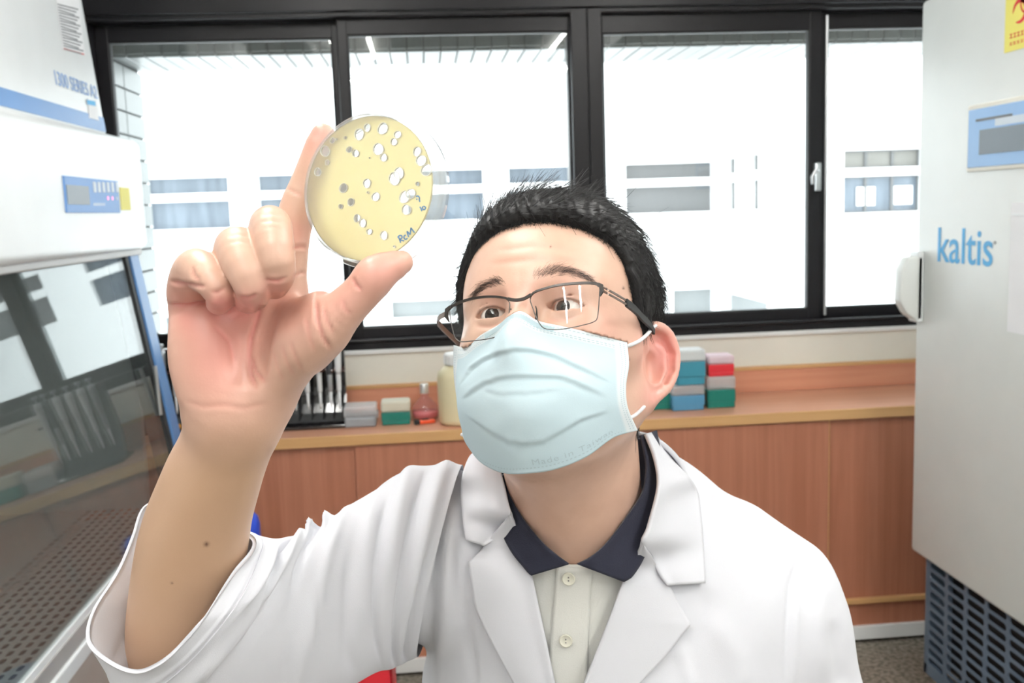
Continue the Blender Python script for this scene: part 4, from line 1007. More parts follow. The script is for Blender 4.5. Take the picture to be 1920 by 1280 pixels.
def mask_disp(MP):
    V = MP.reshape(-1, 3); N = vnormals(V, mq); fl = np.sign((N*V).sum(1).mean()); N = -N*fl; P2 = proj(V); d = np.zeros(len(V))
    def pleat(line, out, inn, w):
        dd, t = polydist(P2, line); ln = np.asarray(line, float); yl_ = np.interp(P2[:, 0], ln[:, 0], ln[:, 1]); sg = np.where(P2[:, 1] < yl_, 1, -1); e = np.clip(np.minimum(t, 1-t)*8, 0, 1)
        return np.where(sg > 0, out*np.exp(-dd/w), -inn*np.exp(-(dd/(w*.9))))*e
    d += pleat([(862, 722), (885, 690), (908, 675), (935, 662), (963, 656), (995, 657), (1040, 668), (1085, 688), (1142, 716)], .0024, .0018, 11)
    d += pleat([(866, 748), (890, 730), (908, 719), (939, 709), (990, 706), (1051, 707), (1090, 722), (1138, 745)], .0018, .0018, 11)
    d += pleat([(905, 728), (935, 738), (990, 738), (1053, 728)], .0006, .0008, 9)
    d += pleat([(875, 780), (915, 808), (953, 828), (985, 832), (1022, 826), (1055, 808), (1085, 791), (1145, 770)], .0018, .0020, 10)
    for (u, v, r, a) in ((930, 770, 26, -.0015), (1000, 760, 40, .0014), (1080, 760, 30, -.0010), (1010, 800, 40, .0012), (910, 690, 20, .0012), (1100, 660, 30, -.0012), (975, 690, 40, .0015), (960, 860, 40, .001)):
        d += a*np.exp(-((P2[:, 0]-u)**2+(P2[:, 1]-v)**2)/r**2)
    D2 = d.reshape(NV, NU)
    for _ in range(4):
        E_ = np.pad(D2, 1, mode='edge'); D2 = (E_[1:-1, 1:-1]*4+E_[:-2, 1:-1]+E_[2:, 1:-1]+E_[1:-1, :-2]+E_[1:-1, 2:])/8
    return V+N*D2.reshape(-1)[:, None], N
MV, MN = mask_disp(MP); MPd = MV.reshape(NV, NU, 3); MNn = MN.reshape(NV, NU, 3)

# the skin below the mask is kept behind it
from mathutils.bvhtree import BVHTree
_bv = BVHTree.FromPolygons([Vector(p) for p in MV], [tuple(int(i) for i in q_) for q_ in mq])
for i in np.nonzero(headz & (uv[:, 1] > 570))[0]:
    p = Vector(BV[i]); ln = p.length; dirv_ = p/ln; h_ = _bv.ray_cast(Vector((0, 0, 0)), dirv_)
    if h_[0] is not None and ln < h_[3]+.0032: BV[i] = np.array(dirv_*(h_[3]+.0032))
body = np_mesh('body', BV, BQ, M_skin, man, True, dict(blush=blush, tan=tan, mole=np.clip(mole, 0, 1)))

# ---------------------------------------------------------------- eyes
M_scl = flat('eye_white', srgb(232, 224, 218), .12, coat=.6); M_iris = flat('dark_brown_iris', srgb(40, 26, 19), .15, coat=.4); M_pup = flat('pupil', (.004, .004, .004), .08, coat=.5)
gaze = cc(700, 365, .575)
for s in (1, -1):
    c = hl(s*EYE[0], EYE[1], EYE[2]); g = gaze-c; g = g/np.linalg.norm(g); a = np.cross(g, [0, 1, 0]); a /= np.linalg.norm(a); bb = np.cross(g, a)
    th = np.radians(np.r_[0.01, 5, 10, 11, 16, 23, 29.5, 30.5, 36, np.arange(42, 181, 9)]); nphi = 40; P = []
    for t in th:
        rr = ER*(1+.035*max(0, 1-(math.degrees(t)/30)**2))
        for k in range(nphi): f = 2*math.pi*k/nphi; P.append(c+rr*(g*math.cos(t)+(a*math.cos(f)+bb*math.sin(f))*math.sin(t)))
    Q = grid_quads(len(th), nphi, True)
    o = np_mesh('eye', np.array(P), Q, [M_scl, M_iris, M_pup], man)
    ring_i = np.repeat(np.arange(len(th)-1), nphi); mi = np.where(ring_i < 2, 2, np.where(ring_i < 6, 1, 0))
    o.data.polygons.foreach_set('material_index', mi.astype(np.int32))

# ---------------------------------------------------------------- hair
def skull(q):
    d = d_ell(q, v3(0, .032, -.010), v3(.0755, .086, .0985))
    return smin(d, d_ell(q, v3(0, .030, .030), v3(.066, .066, .058)), .04)
HT = np.array([(0, .0715), (15, .0705), (28, .066), (38, .0615), (46, .0560), (53, .044), (58, .028), (64, .010), (70, -.008), (76, -.020), (82, -.022), (86, -.004), (92, .012), (106, .008), (114, -.030), (122, -.065), (130, -.095), (150, -.105), (180, -.105)])
def hairline(q): 
    th = np.degrees(np.arctan2(np.abs(q[:, 0]), q[:, 2])); return q[:, 1]-np.interp(th, HT[:, 0], HT[:, 1])
def hair_sdf(p, thick=0.0):
    q = local(p); ds = skull(q)
    f = np.clip((q[:, 1]-.02)/.07, 0, 1); t_ = .0062+.0035*f
    hlv = hairline(q); t_ = t_*np.clip(.35+hlv/.02, .25, 1)
    d = ds-t_
    d = smin(d, d_ell(q, v3(.000, .086, .046), v3(.044, .0200, .036)), .026)      # swept-up fringe
    d = smin(d, d_ell(q, v3(.030, .074, .030), v3(.034, .022, .044)), .024)
    d = smin(d, d_ell(q, v3(-.026, .074, .040), v3(.024, .022, .034)), .022)
    d = smin(d, d_ell(q, v3(0, .05, -.058), v3(.066, .066, .052)), .03)
    d = smin(d, d_ell(q, v3(0, -.060, -.050), v3(.056, .055, .040)), .03)
    # combed furrows: along the sweep on top, down and back on the sides
    tw = np.clip((q[:, 1]-.045)/.03, 0, 1); wt = q[:, 0]*.85+q[:, 2]*.52+.25*q[:, 1]; ws = q[:, 2]*.75-q[:, 1]*.65
    w_ = wt*tw+ws*(1-tw); d = d+.0011*np.sin(w_*760+8*np.sin(q[:, 1]*60))*(.6+.4*np.sin(w_*210))+.0005*np.sin(w_*1650+q[:, 1]*200)
    # ragged lower boundary, then only what lies above the hairline
    cut = -hlv+.0018*np.sin(q[:, 0]*900+q[:, 2]*700)*np.sin(q[:, 2]*520)
    d = smax(d, cut*.8, .010)
    return d
hairF = Field().add(hair_sdf, hl(0, .02, -.01), .16)
HV, HQ = hairF.mesh(.0018, HO-.17, HO+.17, smooth=1)
def biggest(V, Q):
    """keep the largest connected piece"""
    lab = np.arange(len(V)); E = np.concatenate([Q[:, [0, 1]], Q[:, [1, 2]], Q[:, [2, 3]], Q[:, [3, 0]]])
    while True:
        m_ = np.minimum(lab[E[:, 0]], lab[E[:, 1]]); l2 = lab.copy(); np.minimum.at(l2, E[:, 0], m_); np.minimum.at(l2, E[:, 1], m_); l2 = l2[l2]
        if (l2 == lab).all(): break
        lab = l2
    k = np.bincount(lab).argmax(); keep = lab == k; ix = np.cumsum(keep)-1; Q = Q[keep[Q[:, 0]]]
    return V[keep], ix[Q]
HV, HQ = biggest(HV, HQ)
HN = vnormals(HV, HQ)
if ((HV-hl(0, .03, -.01))*HN).sum(1).mean() < 0: HQ = HQ[:, ::-1]; HN = -HN
mt, nt, b = nmat('black_hair'); setp(b, color=(.010, .009, .009), rough=.42, spec=.25); M_hair = mt
tc = nt.nodes.new('ShaderNodeTexCoord'); nz = nt.nodes.new('ShaderNodeTexNoise'); nz.inputs['Scale'].default_value = 300; nt.links.new(tc.outputs['Object'], nz.inputs['Vector'])
base = mixc(nz.outputs['Fac'], (.005, .005, .006), (.014, .013, .013)); nt.links.new(base, b.inputs['Base Color'])
hairo = np_mesh('hair', HV, HQ, M_hair, man)
rng = np.random.default_rng(3)
def ribbons(name, strands, w0, mat, parent):
    """many thin three-sided strands as one mesh; strands: (n, k, 3)"""
    n, k, _ = strands.shape; t = np.gradient(strands, axis=1); t /= np.maximum(np.linalg.norm(t, axis=2, keepdims=True), 1e-9)
    view = strands/np.linalg.norm(strands, axis=2, keepdims=True); sd = np.cross(t, view); sd /= np.maximum(np.linalg.norm(sd, axis=2, keepdims=True), 1e-9); up_ = np.cross(sd, t)
    w = (w0*np.linspace(1, .25, k)**.8)[None, :, None]
    V = np.stack([strands+sd*w, strands-sd*w*.5+up_*w*.87, strands-sd*w*.5-up_*w*.87], 2).reshape(-1, 3)
    i, j, c = np.meshgrid(np.arange(n), np.arange(k-1), np.arange(3), indexing='ij'); i, j, c = i.ravel(), j.ravel(), c.ravel(); c2 = (c+1) % 3
    b0 = (i*k+j)*3; b1 = b0+3
    o = np_mesh(name, V, np.stack([b0+c, b0+c2, b1+c2, b1+c], 1), mat, parent); o['kind'] = 'stuff'; return o
nS = 21000; idx = rng.integers(0, len(HV), nS); P = HV[idx]-HN[idx]*.0006; Nn = HN[idx]
q = (P-HO)@HM
th = np.degrees(np.arctan2(q[:, 0], q[:, 2])); topw = np.clip((q[:, 1]-.050)/.035, 0, 1)[:, None]
fl_top = np.stack([.55+0*q[:, 0], .35*np.clip((q[:, 2]-.02)/.05, -1, 1), -.9+0*q[:, 0]], 1)
fl_side = np.stack([.15*np.sign(q[:, 0]), -.75+0*q[:, 0], -.65+0*q[:, 0]], 1)
leftf = ((q[:, 0] < -.02) & (q[:, 1] > .01))[:, None]
fl_side = np.where(leftf, np.array([-.45, .10, -.9]), fl_side)
flow = (fl_top*topw+fl_side*(1-topw))@HM.T; flow += rng.normal(0, .10, flow.shape); flow -= Nn*(flow*Nn).sum(1, keepdims=True); flow /= np.linalg.norm(flow, axis=1, keepdims=True)
Ln = (.012+.016*topw[:, 0]+rng.uniform(0, .008, nS))*np.where(q[:, 1] < 0, .55, 1); lift = np.where(q[:, 0] > .03, rng.uniform(.01, .07, nS), rng.uniform(.04, .14, nS))+np.where(leftf[:, 0], rng.uniform(0, .22, nS), 0); kk = 6
S = np.stack([P+flow*(Ln*s_)[:, None]+Nn*(Ln*lift*s_**1.6-Ln*Ln*s_*s_*3.0*np.where(topw[:, 0] > .3, 1, .6))[:, None] for s_ in np.linspace(0, 1, kk)], 1)
ribbons('hair_strands', S, .00026, M_hair, hairo)
# fine hairs along the hairline so that its edge is soft
th0 = rng.uniform(-82, 82, 2600); yy0 = np.interp(np.abs(th0), HT[:, 0], HT[:, 1])+rng.normal(0, .0022, 2600)+.0005
dirs = np.stack([np.sin(np.radians(th0)), 0*th0, np.cos(np.radians(th0))], 1); lo_r = np.full(2600, .03); hi_r = np.full(2600, .15)
for _ in range(24):
    mr = (lo_r+hi_r)/2; qq = dirs*mr[:, None]; qq[:, 1] = yy0; dd = skull(qq.astype(np.float32)); lo_r = np.where(dd < 0, mr, lo_r); hi_r = np.where(dd < 0, hi_r, mr)
q0 = dirs*lo_r[:, None]; q0[:, 1] = yy0; sidef = np.clip((np.abs(th0)-40)/25, 0, 1)[:, None]
gd = (1-sidef)*np.array([.25, .75, -.1])+sidef*np.stack([.1*np.sign(th0), -.35+0*th0, -.9+0*th0], 1)+rng.normal(0, .15, (2600, 3)); gd /= np.linalg.norm(gd, axis=1, keepdims=True)
ln = rng.uniform(.005, .012, 2600)
S2 = np.stack([HO+(q0+dirs*(.0012+.0035*s_*ln/.012)[:, None]+gd*(ln*s_)[:, None])@HM.T for s_ in np.linspace(0, 1, 5)], 1)
ribbons('hairline_strands', S2, .00016, M_hair, hairo)
# eyebrows: sparse short hairs lying on the brow
M_brow = flat('brow_hair', (.085, .058, .050), .6)
def brow(line, wid, n, side):
    L = resample(line, 60); t = rng.beta(1.7, 1.5, n); i = (t*59).astype(int); off = rng.normal(0, .42, n)*np.interp(t, [0, .25, .7, 1], wid)
    tg = np.gradient(L, axis=0); tg /= np.linalg.norm(tg, axis=1, keepdims=True); nr = np.stack([-tg[:, 1], tg[:, 0]], 1)
    p0 = L[i]+nr[i]*off[:, None]; ang = rng.normal(0, .22, n)+np.interp(t, [0, .3, 1], [.9, .35, -.05])*side*np.where(off > 0, .8, 1)
    dx = tg[i]*np.cos(ang)[:, None]-nr[i]*np.sin(ang)[:, None]*side*side; ln = rng.uniform(9, 17, n)
    st = []
    for s_ in (0, .35, .7, 1): 
        p = p0+dx*(ln*s_)[:, None]; z = skin.trace(p[:, 0], p[:, 1], .70, 1.0, 40); st.append(np.stack([cc(a_, b_, c_) for a_, b_, c_ in zip(p[:, 0], p[:, 1], np.nan_to_num(z, nan=.82)-.0004-.0006*s_)]))
    return ribbons('eyebrow', np.stack(st, 1), .00010, M_brow, man)
brow([(998, 520), (1020, 512), (1045, 506), (1072, 508), (1096, 517), (1112, 527)], [12, 12, 9, 5], 380, 1)
brow([(948, 528), (930, 529), (912, 534), (898, 543), (884, 558)], [10, 10, 8, 5], 260, -1)
# lashes
M_lash = flat('lash_hair', (.012, .010, .010), .5); st = []
for s in (1, -1):
    for x in np.linspace(-.0135, .0135, 60):
        a = 1-(x/.0150)**2; y = .0046*max(a, 0)**.75+.0004-x*.03; z = math.sqrt(max((ER+.0013)**2-x*x-y*y, 1e-8)); sx = s*(EYE[0]+x)
        p0 = np.array([sx, EYE[1]+y, EYE[2]+z]); dr_ = np.array([s*x*18, -.25, 1.0]); dr_ /= np.linalg.norm(dr_); ln = .0042+.001*rng.uniform(-1, 1)
        st.append([HO+HM@(p0+dr_*ln*t_+np.array([0, 1, 0])*.0012*t_*t_) for t_ in (0, .5, 1)])
ribbons('eyelashes', np.array(st), .00010, M_lash, man)
mt, nt, b = nmat('mask_fabric'); setp(b, rough=.75, spec=.2); b.inputs['Subsurface Scale'].default_value = .004
tc = nt.nodes.new('ShaderNodeTexCoord'); nz = nt.nodes.new('ShaderNodeTexNoise'); nz.inputs['Scale'].default_value = 900; nt.links.new(tc.outputs['Object'], nz.inputs['Vector']); bump(nt, b, nz.outputs['Fac'], .10, .0006)
base = mixc(attr('border'), srgb(200, 221, 229), srgb(224, 233, 237)); nt.links.new(base, b.inputs['Base Color'])
SS, TT = np.meshgrid(su, sv); border = np.clip(np.maximum.reduce([1-(TT-.105)/.015, 1-(SS-.052)/.012, 1-(1-SS-.052)/.012]), 0, 1)
panel = sheet('panel', MPd, .0012, mt, mask, dict(border=border.ravel()))
def mask_at(s, t, lift=.0003):
    x = min(max(s, 0), 1)*(NU-1); y = min(max(t, 0), 1)*(NV-1); i, j = min(int(x), NU-2), min(int(y), NV-2); a, c = x-i, y-j
    f = lambda A: (A[j, i]*(1-a)*(1-c)+A[j, i+1]*a*(1-c)+A[j+1, i]*(1-a)*c+A[j+1, i+1]*a*c)
    return f(MPd)+f(MNn)*lift
# welded dashes along the borders
M_weld = flat('weld_mark', srgb(182, 203, 211), .6); V = []; Q = []
def dash(s, t, ds, dt):
    k = len(V)
    for a, c in ((-1, -1), (1, -1), (1, 1), (-1, 1)): V.append(mask_at(s+a*ds, t+c*dt))
    Q.append((k, k+1, k+2, k+3))
for t in (.028, .078, .098):
    for s in np.arange(.06, .945, .0165): dash(s, t, .0050, .0035)
for s in (.018, .034, .966, .982):
    for t in np.arange(.04, .97, .022): dash(s, t, .0022, .0050)
for t in (.975,):
    for s in np.arange(.07, .93, .016): dash(s, t, .0040, .0022)
o = np_mesh('welded_seams', np.array(V), np.array(Q), M_weld, panel, False); o['kind'] = 'stuff'
tv, tf = text_mesh('Made in Taiwan', 1.0, spacing=1.15)
xs = [p[0] for p in tv]; x0, x1 = min(xs), max(xs)
V = [mask_at(.545+.33*(p[0]-x0)/(x1-x0), .962-.038*p[1], .0003) for p in tv]
me = mesh_obj('embossed_lettering', c2w(np.array(V)), tf, M_weld, panel)
# side bands and ear loops
M_loop = flat('white_elastic', srgb(240, 240, 242), .6)
def cpts(rows, n=24): return [tuple(c2w(p)) for p in crom(np.array([cc(*r) for r in rows]), np.linspace(0, 1, len(rows)), np.linspace(0, 1, n))]
def on_skin(rows, idx):
    for i in idx:
        z = skin.trace([rows[i][0]], [rows[i][1]], .7, 1.0)[0]
        if z == z: rows[i] = (rows[i][0], rows[i][1], min(rows[i][2], z-.0016))
    return rows
lp = MB().tube(cpts(on_skin([(1168, 651, .786), (1184, 646, .789), (1200, 638, .796), (1213, 627, .808), (1223, 616, .826), (1232, 612, .850), (1240, 640, .868), (1238, 690, .872), (1228, 735, .860), (1214, 752, .842), (1206, 764, .822), (1192, 777, .806), (1176, 786, .796)], (1, 2, 3, 10, 11, 12)), 60), .00155, 8).build('ear_loop', M_loop, mask, smooth=True)
MB().tube([tuple(c2w(hl(-x, y, z))) for x, y, z in ((.075, -.022, .052), (.079, -.012, .025), (.083, .004, -.005), (.086, -.02, -.03), (.085, -.05, -.025), (.082, -.075, .0), (.076, -.086, .028))], .00155, 8).build('ear_loop', M_loop, mask, smooth=True)
MB().bar([tuple(c2w(mask_at(s, .055, .0006))) for s in np.linspace(.30, .70, 24)], .0035, .0008, tuple(RC@(-HM[:, 2]*-1))).build('nose_wire', mt, panel)
# ---------------------------------------------------------------- glasses
gl_ = empty('glasses', tuple(c2w(hl(0, -.03, .105))), 'thin rectangular metal glasses worn above the face mask', 'glasses')
M_frm = flat('gunmetal_frame', (.05, .045, .042), .32, metal=.75); M_wire = flat('thin_wire', (.10, .095, .09), .3, metal=.8); M_lens = glassy('lens_glass', (.985, .99, .985), .040, 0, 0, (1, 1, 1), 1.32); M_tmp = flat('temple_bronze', (.16, .12, .10), .3, metal=.7)
GZ, GT, GCv = .1065, -.10, 2.6
def gp(u, v): return hpix_plane(u, v, GZ, GT, GCv)
def loop_pts(px, n=72):
    P = np.array(px+[px[0]], float); L = np.r_[0, np.cumsum(np.linalg.norm(np.diff(P, axis=0), axis=1))]; L /= L[-1]
    Pw = np.r_[P[-2:-1], P, P[1:2]]; Lw = np.r_[L[-2]-1, L, 1+L[1]]; return crom(Pw, Lw, np.linspace(0, 1, n, endpoint=False))
RL = [(994, 561), (1000, 551), (1015, 544), (1045, 536), (1082, 532), (1115, 532), (1124, 537), (1124, 552), (1121, 590), (1117, 601), (1090, 610), (1052, 617), (1027, 617), (1017, 613), (1006, 596), (998, 574)]
LL = [(844, 579), (862, 568), (890, 560), (920, 557), (946, 559), (955, 566), (955, 580), (952, 609), (945, 625), (920, 634), (885, 639), (862, 640), (854, 634), (848, 615), (844, 592)]
for px_, top in ((RL, [(993, 557), (1003, 548), (1015, 543.5), (1045, 535.5), (1082, 531.5), (1115, 531.5), (1126, 536), (1129, 541)]), (LL, [(957, 562), (946, 558.5), (920, 556.5), (890, 559.5), (862, 567.5), (846, 576), (839, 582)])):
    L = loop_pts(px_); P3 = [gp(u, v) for u, v in L]; n_ = len(P3); c0 = sum(P3)/n_
    rim = MB().tube([tuple(c2w(p)) for p in P3+P3[:1]], .00042, 6).build('lens_wire', M_wire, gl_, smooth=True)
    # lens: slightly domed disc with thickness
    nr = 6; V = []; 
    for lay in (0, 1):
        for r in range(nr+1):
            f = max(r/nr, .01)*.995; cpx = L.mean(0)
            for p in L: V.append(gp(*(cpx+(p-cpx)*f))-HM[:, 2]*.0012*lay)
    Q = []
    for lay in (0, 1):
        b0 = lay*(nr+1)*n_
        for r in range(nr):
            for i in range(n_):
                j = (i+1) % n_; a = [b0+r*n_+i, b0+r*n_+j, b0+(r+1)*n_+j, b0+(r+1)*n_+i]; Q.append(a if lay else a[::-1])
    np_mesh('lens', np.array(V), np.array(Q), M_lens, gl_)
    MB().bar([tuple(c2w(gp(u, v)+HM[:, 2]*.0006)) for u, v in resample(top, 26)], [.0014+.0009*min(1, i/25) for i in range(26)], .0012, tuple(RC@HM[:, 2])).build('top_rim', M_frm, gl_, ang=40)
MB().bar([tuple(c2w(gp(u, v)+HM[:, 2]*.001)) for u, v in resample([(953, 561), (963, 563), (974, 563), (985, 560), (997, 553)], 16)], [.0024]*16, .0014, tuple(RC@HM[:, 2])).build('bridge', M_frm, gl_, ang=40)
MB().bar([tuple(c2w(gp(u, v)+HM[:, 2]*.001)) for u, v in ((1122, 534), (1128, 537), (1130, 546), (1126, 556))], [.0030, .0036, .0030, .0008], .0014, tuple(RC@HM[:, 2])).build('end_piece', M_frm, gl_, ang=40)
MB().bar([tuple(c2w(gp(u, v)+HM[:, 2]*.001)) for u, v in ((846, 576), (839, 582), (838, 594), (843, 604))], [.0030, .0036, .0030, .0008], .0014, tuple(RC@HM[:, 2])).build('end_piece', M_frm, gl_, ang=40)
hinge = HM.T@(gp(1129, 542)-HO)
tp = [hinge+np.array([.001, 0, 0]), np.array([hinge[0]+.004, hinge[1]-.001, hinge[2]-.010])]
def side(u, v, x):
    d = np.array([(u-960)/K, (v-640)/K, 1.0]); nx = HM[:, 0]; t = nx@hl(x, 0, 0)/(nx@d); return d*t
T1 = [HO+HM@tp[0], side(1140, 547, .0775), side(1158, 557, .0795), side(1176, 568, .0810)]
T2 = [side(1174, 567, .0810), side(1190, 580, .0825), side(1203, 594, .0838), side(1217, 608, .0845), side(1226, 622, .0850)]
pts = crom(np.array(T1), np.linspace(0, 1, 4), np.linspace(0, 1, 12)); sdn = tuple(RC@HM[:, 0])
for o_ in (-.0016, .0016): MB().bar([tuple(c2w(p+HM[:, 1]*o_)) for p in pts], .0015, .0010, sdn).build('temple', M_tmp, gl_, ang=40)
MB().bar([tuple(c2w(p)) for p in crom(np.array(T2), np.linspace(0, 1, 5), np.linspace(0, 1, 14))], [.0062]*4+[.0058]*6+[.0050]*4, .0022, sdn).build('temple_tip', M_rubber, gl_, ang=40)
hl_ = HM.T@(gp(839, 586)-HO)
T3 = [HO+HM@hl_, hl(-.0790, hl_[1]-.001, hl_[2]-.015), hl(-.081, hl_[1]-.004, .035), hl(-.083, hl_[1]-.008, .0), hl(-.084, hl_[1]-.022, -.022)]
MB().bar([tuple(c2w(p)) for p in crom(np.array(T3), np.linspace(0, 1, 5), np.linspace(0, 1, 16))], .0045, .0016, sdn).build('temple', M_tmp, gl_, ang=40)
for s, (u0, v0) in ((1, (1004, 583)), (-1, (957, 588))):
    a = HM.T@(gp(u0, v0)-HO); MB().tube([tuple(c2w(HO+HM@(a+np.array(o_)))) for o_ in ((0, .004, .0), (-s*.001, .003, -.005), (-s*.002, -.002, -.008), (-s*.002, -.008, -.007))], [.0005, .0005, .0012, .0010], 6).build('nose_pad', M_wire, gl_, smooth=True)

# ---------------------------------------------------------------- chest, polo shirt, lab coat
def cloth(name, color, scale=1500, strength=.12, rough=.85):
    mt, nt, b = nmat(name); setp(b, rough=rough, spec=.25, sheen=.15)
    tc = nt.nodes.new('ShaderNodeTexCoord'); nz = nt.nodes.new('ShaderNodeTexNoise'); nz.inputs['Scale'].default_value = 14; nz.inputs['Detail'].default_value = 3
    wv = nt.nodes.new('ShaderNodeTexVoronoi'); wv.inputs['Scale'].default_value = scale
    for n_ in (nz, wv): nt.links.new(tc.outputs['Object'], n_.inputs['Vector'])
    mx = nt.nodes.new('ShaderNodeMix'); mx.data_type = 'RGBA'; mx.inputs[6].default_value = [v*.965 for v in color]+[1]; mx.inputs[7].default_value = [min(1, v*1.02) for v in color]+[1]
    nt.links.new(nz.outputs['Fac'], mx.inputs[0]); nt.links.new(mx.outputs[2], b.inputs['Base Color']); bump(nt, b, wv.outputs['Distance'], strength, .0005)
    return mt
M_coat = cloth('white_coat_cotton', srgb(218, 219, 225)); M_polo = cloth('off_white_pique', srgb(228, 228, 222), 900, .25); M_navyc = cloth('navy_knit', srgb(38, 40, 54), 1100, .2)
CC = np.array([.100, .385, .985])
def chest_ops(F, o):
    F.ell(CC, (.172+o, .27+o, .125+o), None, 0)
    F.cone(NB+v3(0, .055, .010), SL+v3(.01, .0, 0), .050+o, .050+o, .06)
    F.cone(NB+v3(-.005, .055, .0), SR+v3(-.0, .01, 0), .046+o, .058+o, .06)
    F.cone(NB+v3(0, .02, 0), NB+v3(0, .14, .01), .064+o, .075+o, .04)
    F.cone(CC+v3(0, .10, 0), CC+v3(.0, .42, .02), .15+o, .16+o, .08)
    return F
polo = chest_ops(Field(), .004); polo.cone(hl(0, -.085, .020), cc(1083, 1035, .912), .038, .030, .045); polo.cone(cc(1083, 1035, .912), cc(1080, 1130, .91), .032, .03, .05)
coat = chest_ops(Field(), .018)
coat.cone(SL+v3(.01, .005, 0), cc(1590, 1560, 1.0), .064, .064, .035)             # hanging sleeve
coat.cone(cc(1380, 1025, .99), cc(1480, 1082, 1.0), .045, .040, .02)
def uL(v): return np.interp(v, [880, 964, 1010, 1077, 1201, 1290, 1500], [935, 957, 979, 997, 1023, 1040, 1075])
def uR(v): return np.interp(v, [840, 891, 931, 988, 1019, 1090, 1156, 1245, 1290, 1500], [1232, 1236, 1232, 1217, 1206, 1170, 1145, 1110, 1094, 1075])
def v_open(p):
    u = 960+K*p[:, 0]/p[:, 2]; v = 640+K*p[:, 1]/p[:, 2]
    return np.maximum(np.maximum(uL(v)-u, u-uR(v))*p[:, 2]/K, p[:, 2]-.955)
coat_solid = Field(); coat_solid.ops = list(coat.ops)
coat.add(lambda p: -(chest_in(p)), CC, 3, 'i', .0)
_in = chest_ops(Field(), .0085); _in.cone(SL+v3(.01, .005, 0), cc(1590, 1560, 1.0), .0540, .054, .035); _in.cone(cc(1380, 1025, .99), cc(1480, 1082, 1.0), .035, .030, .02)
def chest_in(p): return _in.eval(p)
coat.add(v_open, CC, 3, 's', .002)
coat.cone(NB+v3(.004, -.14, -.01), NB+v3(.004, .035, 0), .076, .070, .01, 's')
coat.cone(SR, SR+v3(-.3, .02, -.2), .040, .04, .0, 's')                           # arm hole of the raised arm
coat.add(lambda p: p[:, 1]-.66, CC, 3, 'i', 0)
CV, CQ = coat.mesh(.0034, (-.22, .02, .78), (.46, .68, 1.24), smooth=3)
CN = vnormals(CV, CQ); cuv = proj(CV); cf = (CN*CV).sum(1) < 0
if cf[np.argsort(CV[:, 2])[:2000]].mean() < .5: CQ = CQ[:, ::-1]; CN = -CN; cf = ~cf
cd = np.zeros(len(CV))
def fold(line, amp, w, sel=None):
    d, t = polydist(cuv, line); e = np.clip(np.minimum(t, 1-t)*5, 0, 1); cd[:] += np.where(cf, amp*np.exp(-(d/w)**2)*e, 0)
for ln, a, w in (([(1500, 1040), (1482, 1100), (1476, 1180), (1474, 1300)], -.0030, 6), ([(1492, 1100), (1488, 1200), (1486, 1300)], .0030, 10),
                 ([(1545, 1075), (1530, 1150), (1540, 1300)], .0040, 22), ([(1560, 1160), (1580, 1300)], -.0035, 16), ([(1340, 930), (1400, 1000), (1440, 1120)], -.002, 25), ([(1330, 1100), (1310, 1180), (1250, 1290)], -.003, 22),
                 ([(1335, 1150), (1380, 1230), (1400, 1300)], .003, 26), ([(1420, 1020), (1440, 1100), (1430, 1250)], .0025, 30), ([(1270, 1200), (1300, 1300)], .0022, 14),
                 ([(770, 1060), (764, 1130), (760, 1230)], -.006, 9), ([(800, 980), (792, 1080), (786, 1200), (790, 1300)], .006, 16), ([(850, 930), (838, 1040), (836, 1150), (830, 1300)], .005, 18), ([(822, 990), (812, 1100), (806, 1300)], -.005, 9),
                 ([(865, 1000), (862, 1080), (880, 1200), (890, 1300)], -.004, 10), ([(1300, 915), (1360, 935), (1460, 1000)], .002, 14)):
    fold(ln, a, w)
CV = CV+CN*cd[:, None]
labcoat = np_mesh('lab_coat', CV, CQ, M_coat, man)

def strip(name, A, B, n, m_, field, off, th, mat, parent, zero=True, bow=0.0, edge=None):
    """cloth strip between two boundary lines given as (u, v, depth or None); laid on the field where depth is left out"""
    def prep(L):
        L = [list(r)+[None]*(3-len(r)) for r in L]
        for r in L:
            if r[2] is None: z = field.trace([r[0]], [r[1]], .6, 1.3)[0]; r[2] = z-off if z == z else np.nan
        zz = np.array([r[2] for r in L], float); ok = ~np.isnan(zz); zz = np.interp(np.arange(len(zz)), np.nonzero(ok)[0], zz[ok])
        return resample(np.array([(r[0], r[1], z) for r, z in zip(L, zz)]), n)
    a, c = prep(A), prep(B); t = np.linspace(0, 1, m_)
    P = a[:, None]*(1-t)[None, :, None]+c[:, None]*t[None, :, None]; P[..., 2] -= bow*np.sin(np.pi*t)[None, :]
    z = field.trace(P[..., 0].ravel(), P[..., 1].ravel(), .6, 1.3).reshape(n, m_)
    P[..., 2] = np.where(np.isnan(z), P[..., 2], np.minimum(P[..., 2], z-off*.8))
    if edge is not None: P[..., 2] -= edge(t)[None, :]
    for _ in range(3):
        E_ = np.pad(P[..., 2], 1, mode='edge'); P[..., 2] = (E_[1:-1, 1:-1]*2+E_[:-2, 1:-1]+E_[2:, 1:-1]+E_[1:-1, :-2]+E_[1:-1, 2:])/6
    G_ = np.stack([(P[..., 0]-960)/K*P[..., 2], (P[..., 1]-640)/K*P[..., 2], P[..., 2]], -1)
    return sheet(name, G_, th, mat, parent), G_
roll = lambda t: .0035*np.exp(-(t/.12)**2)
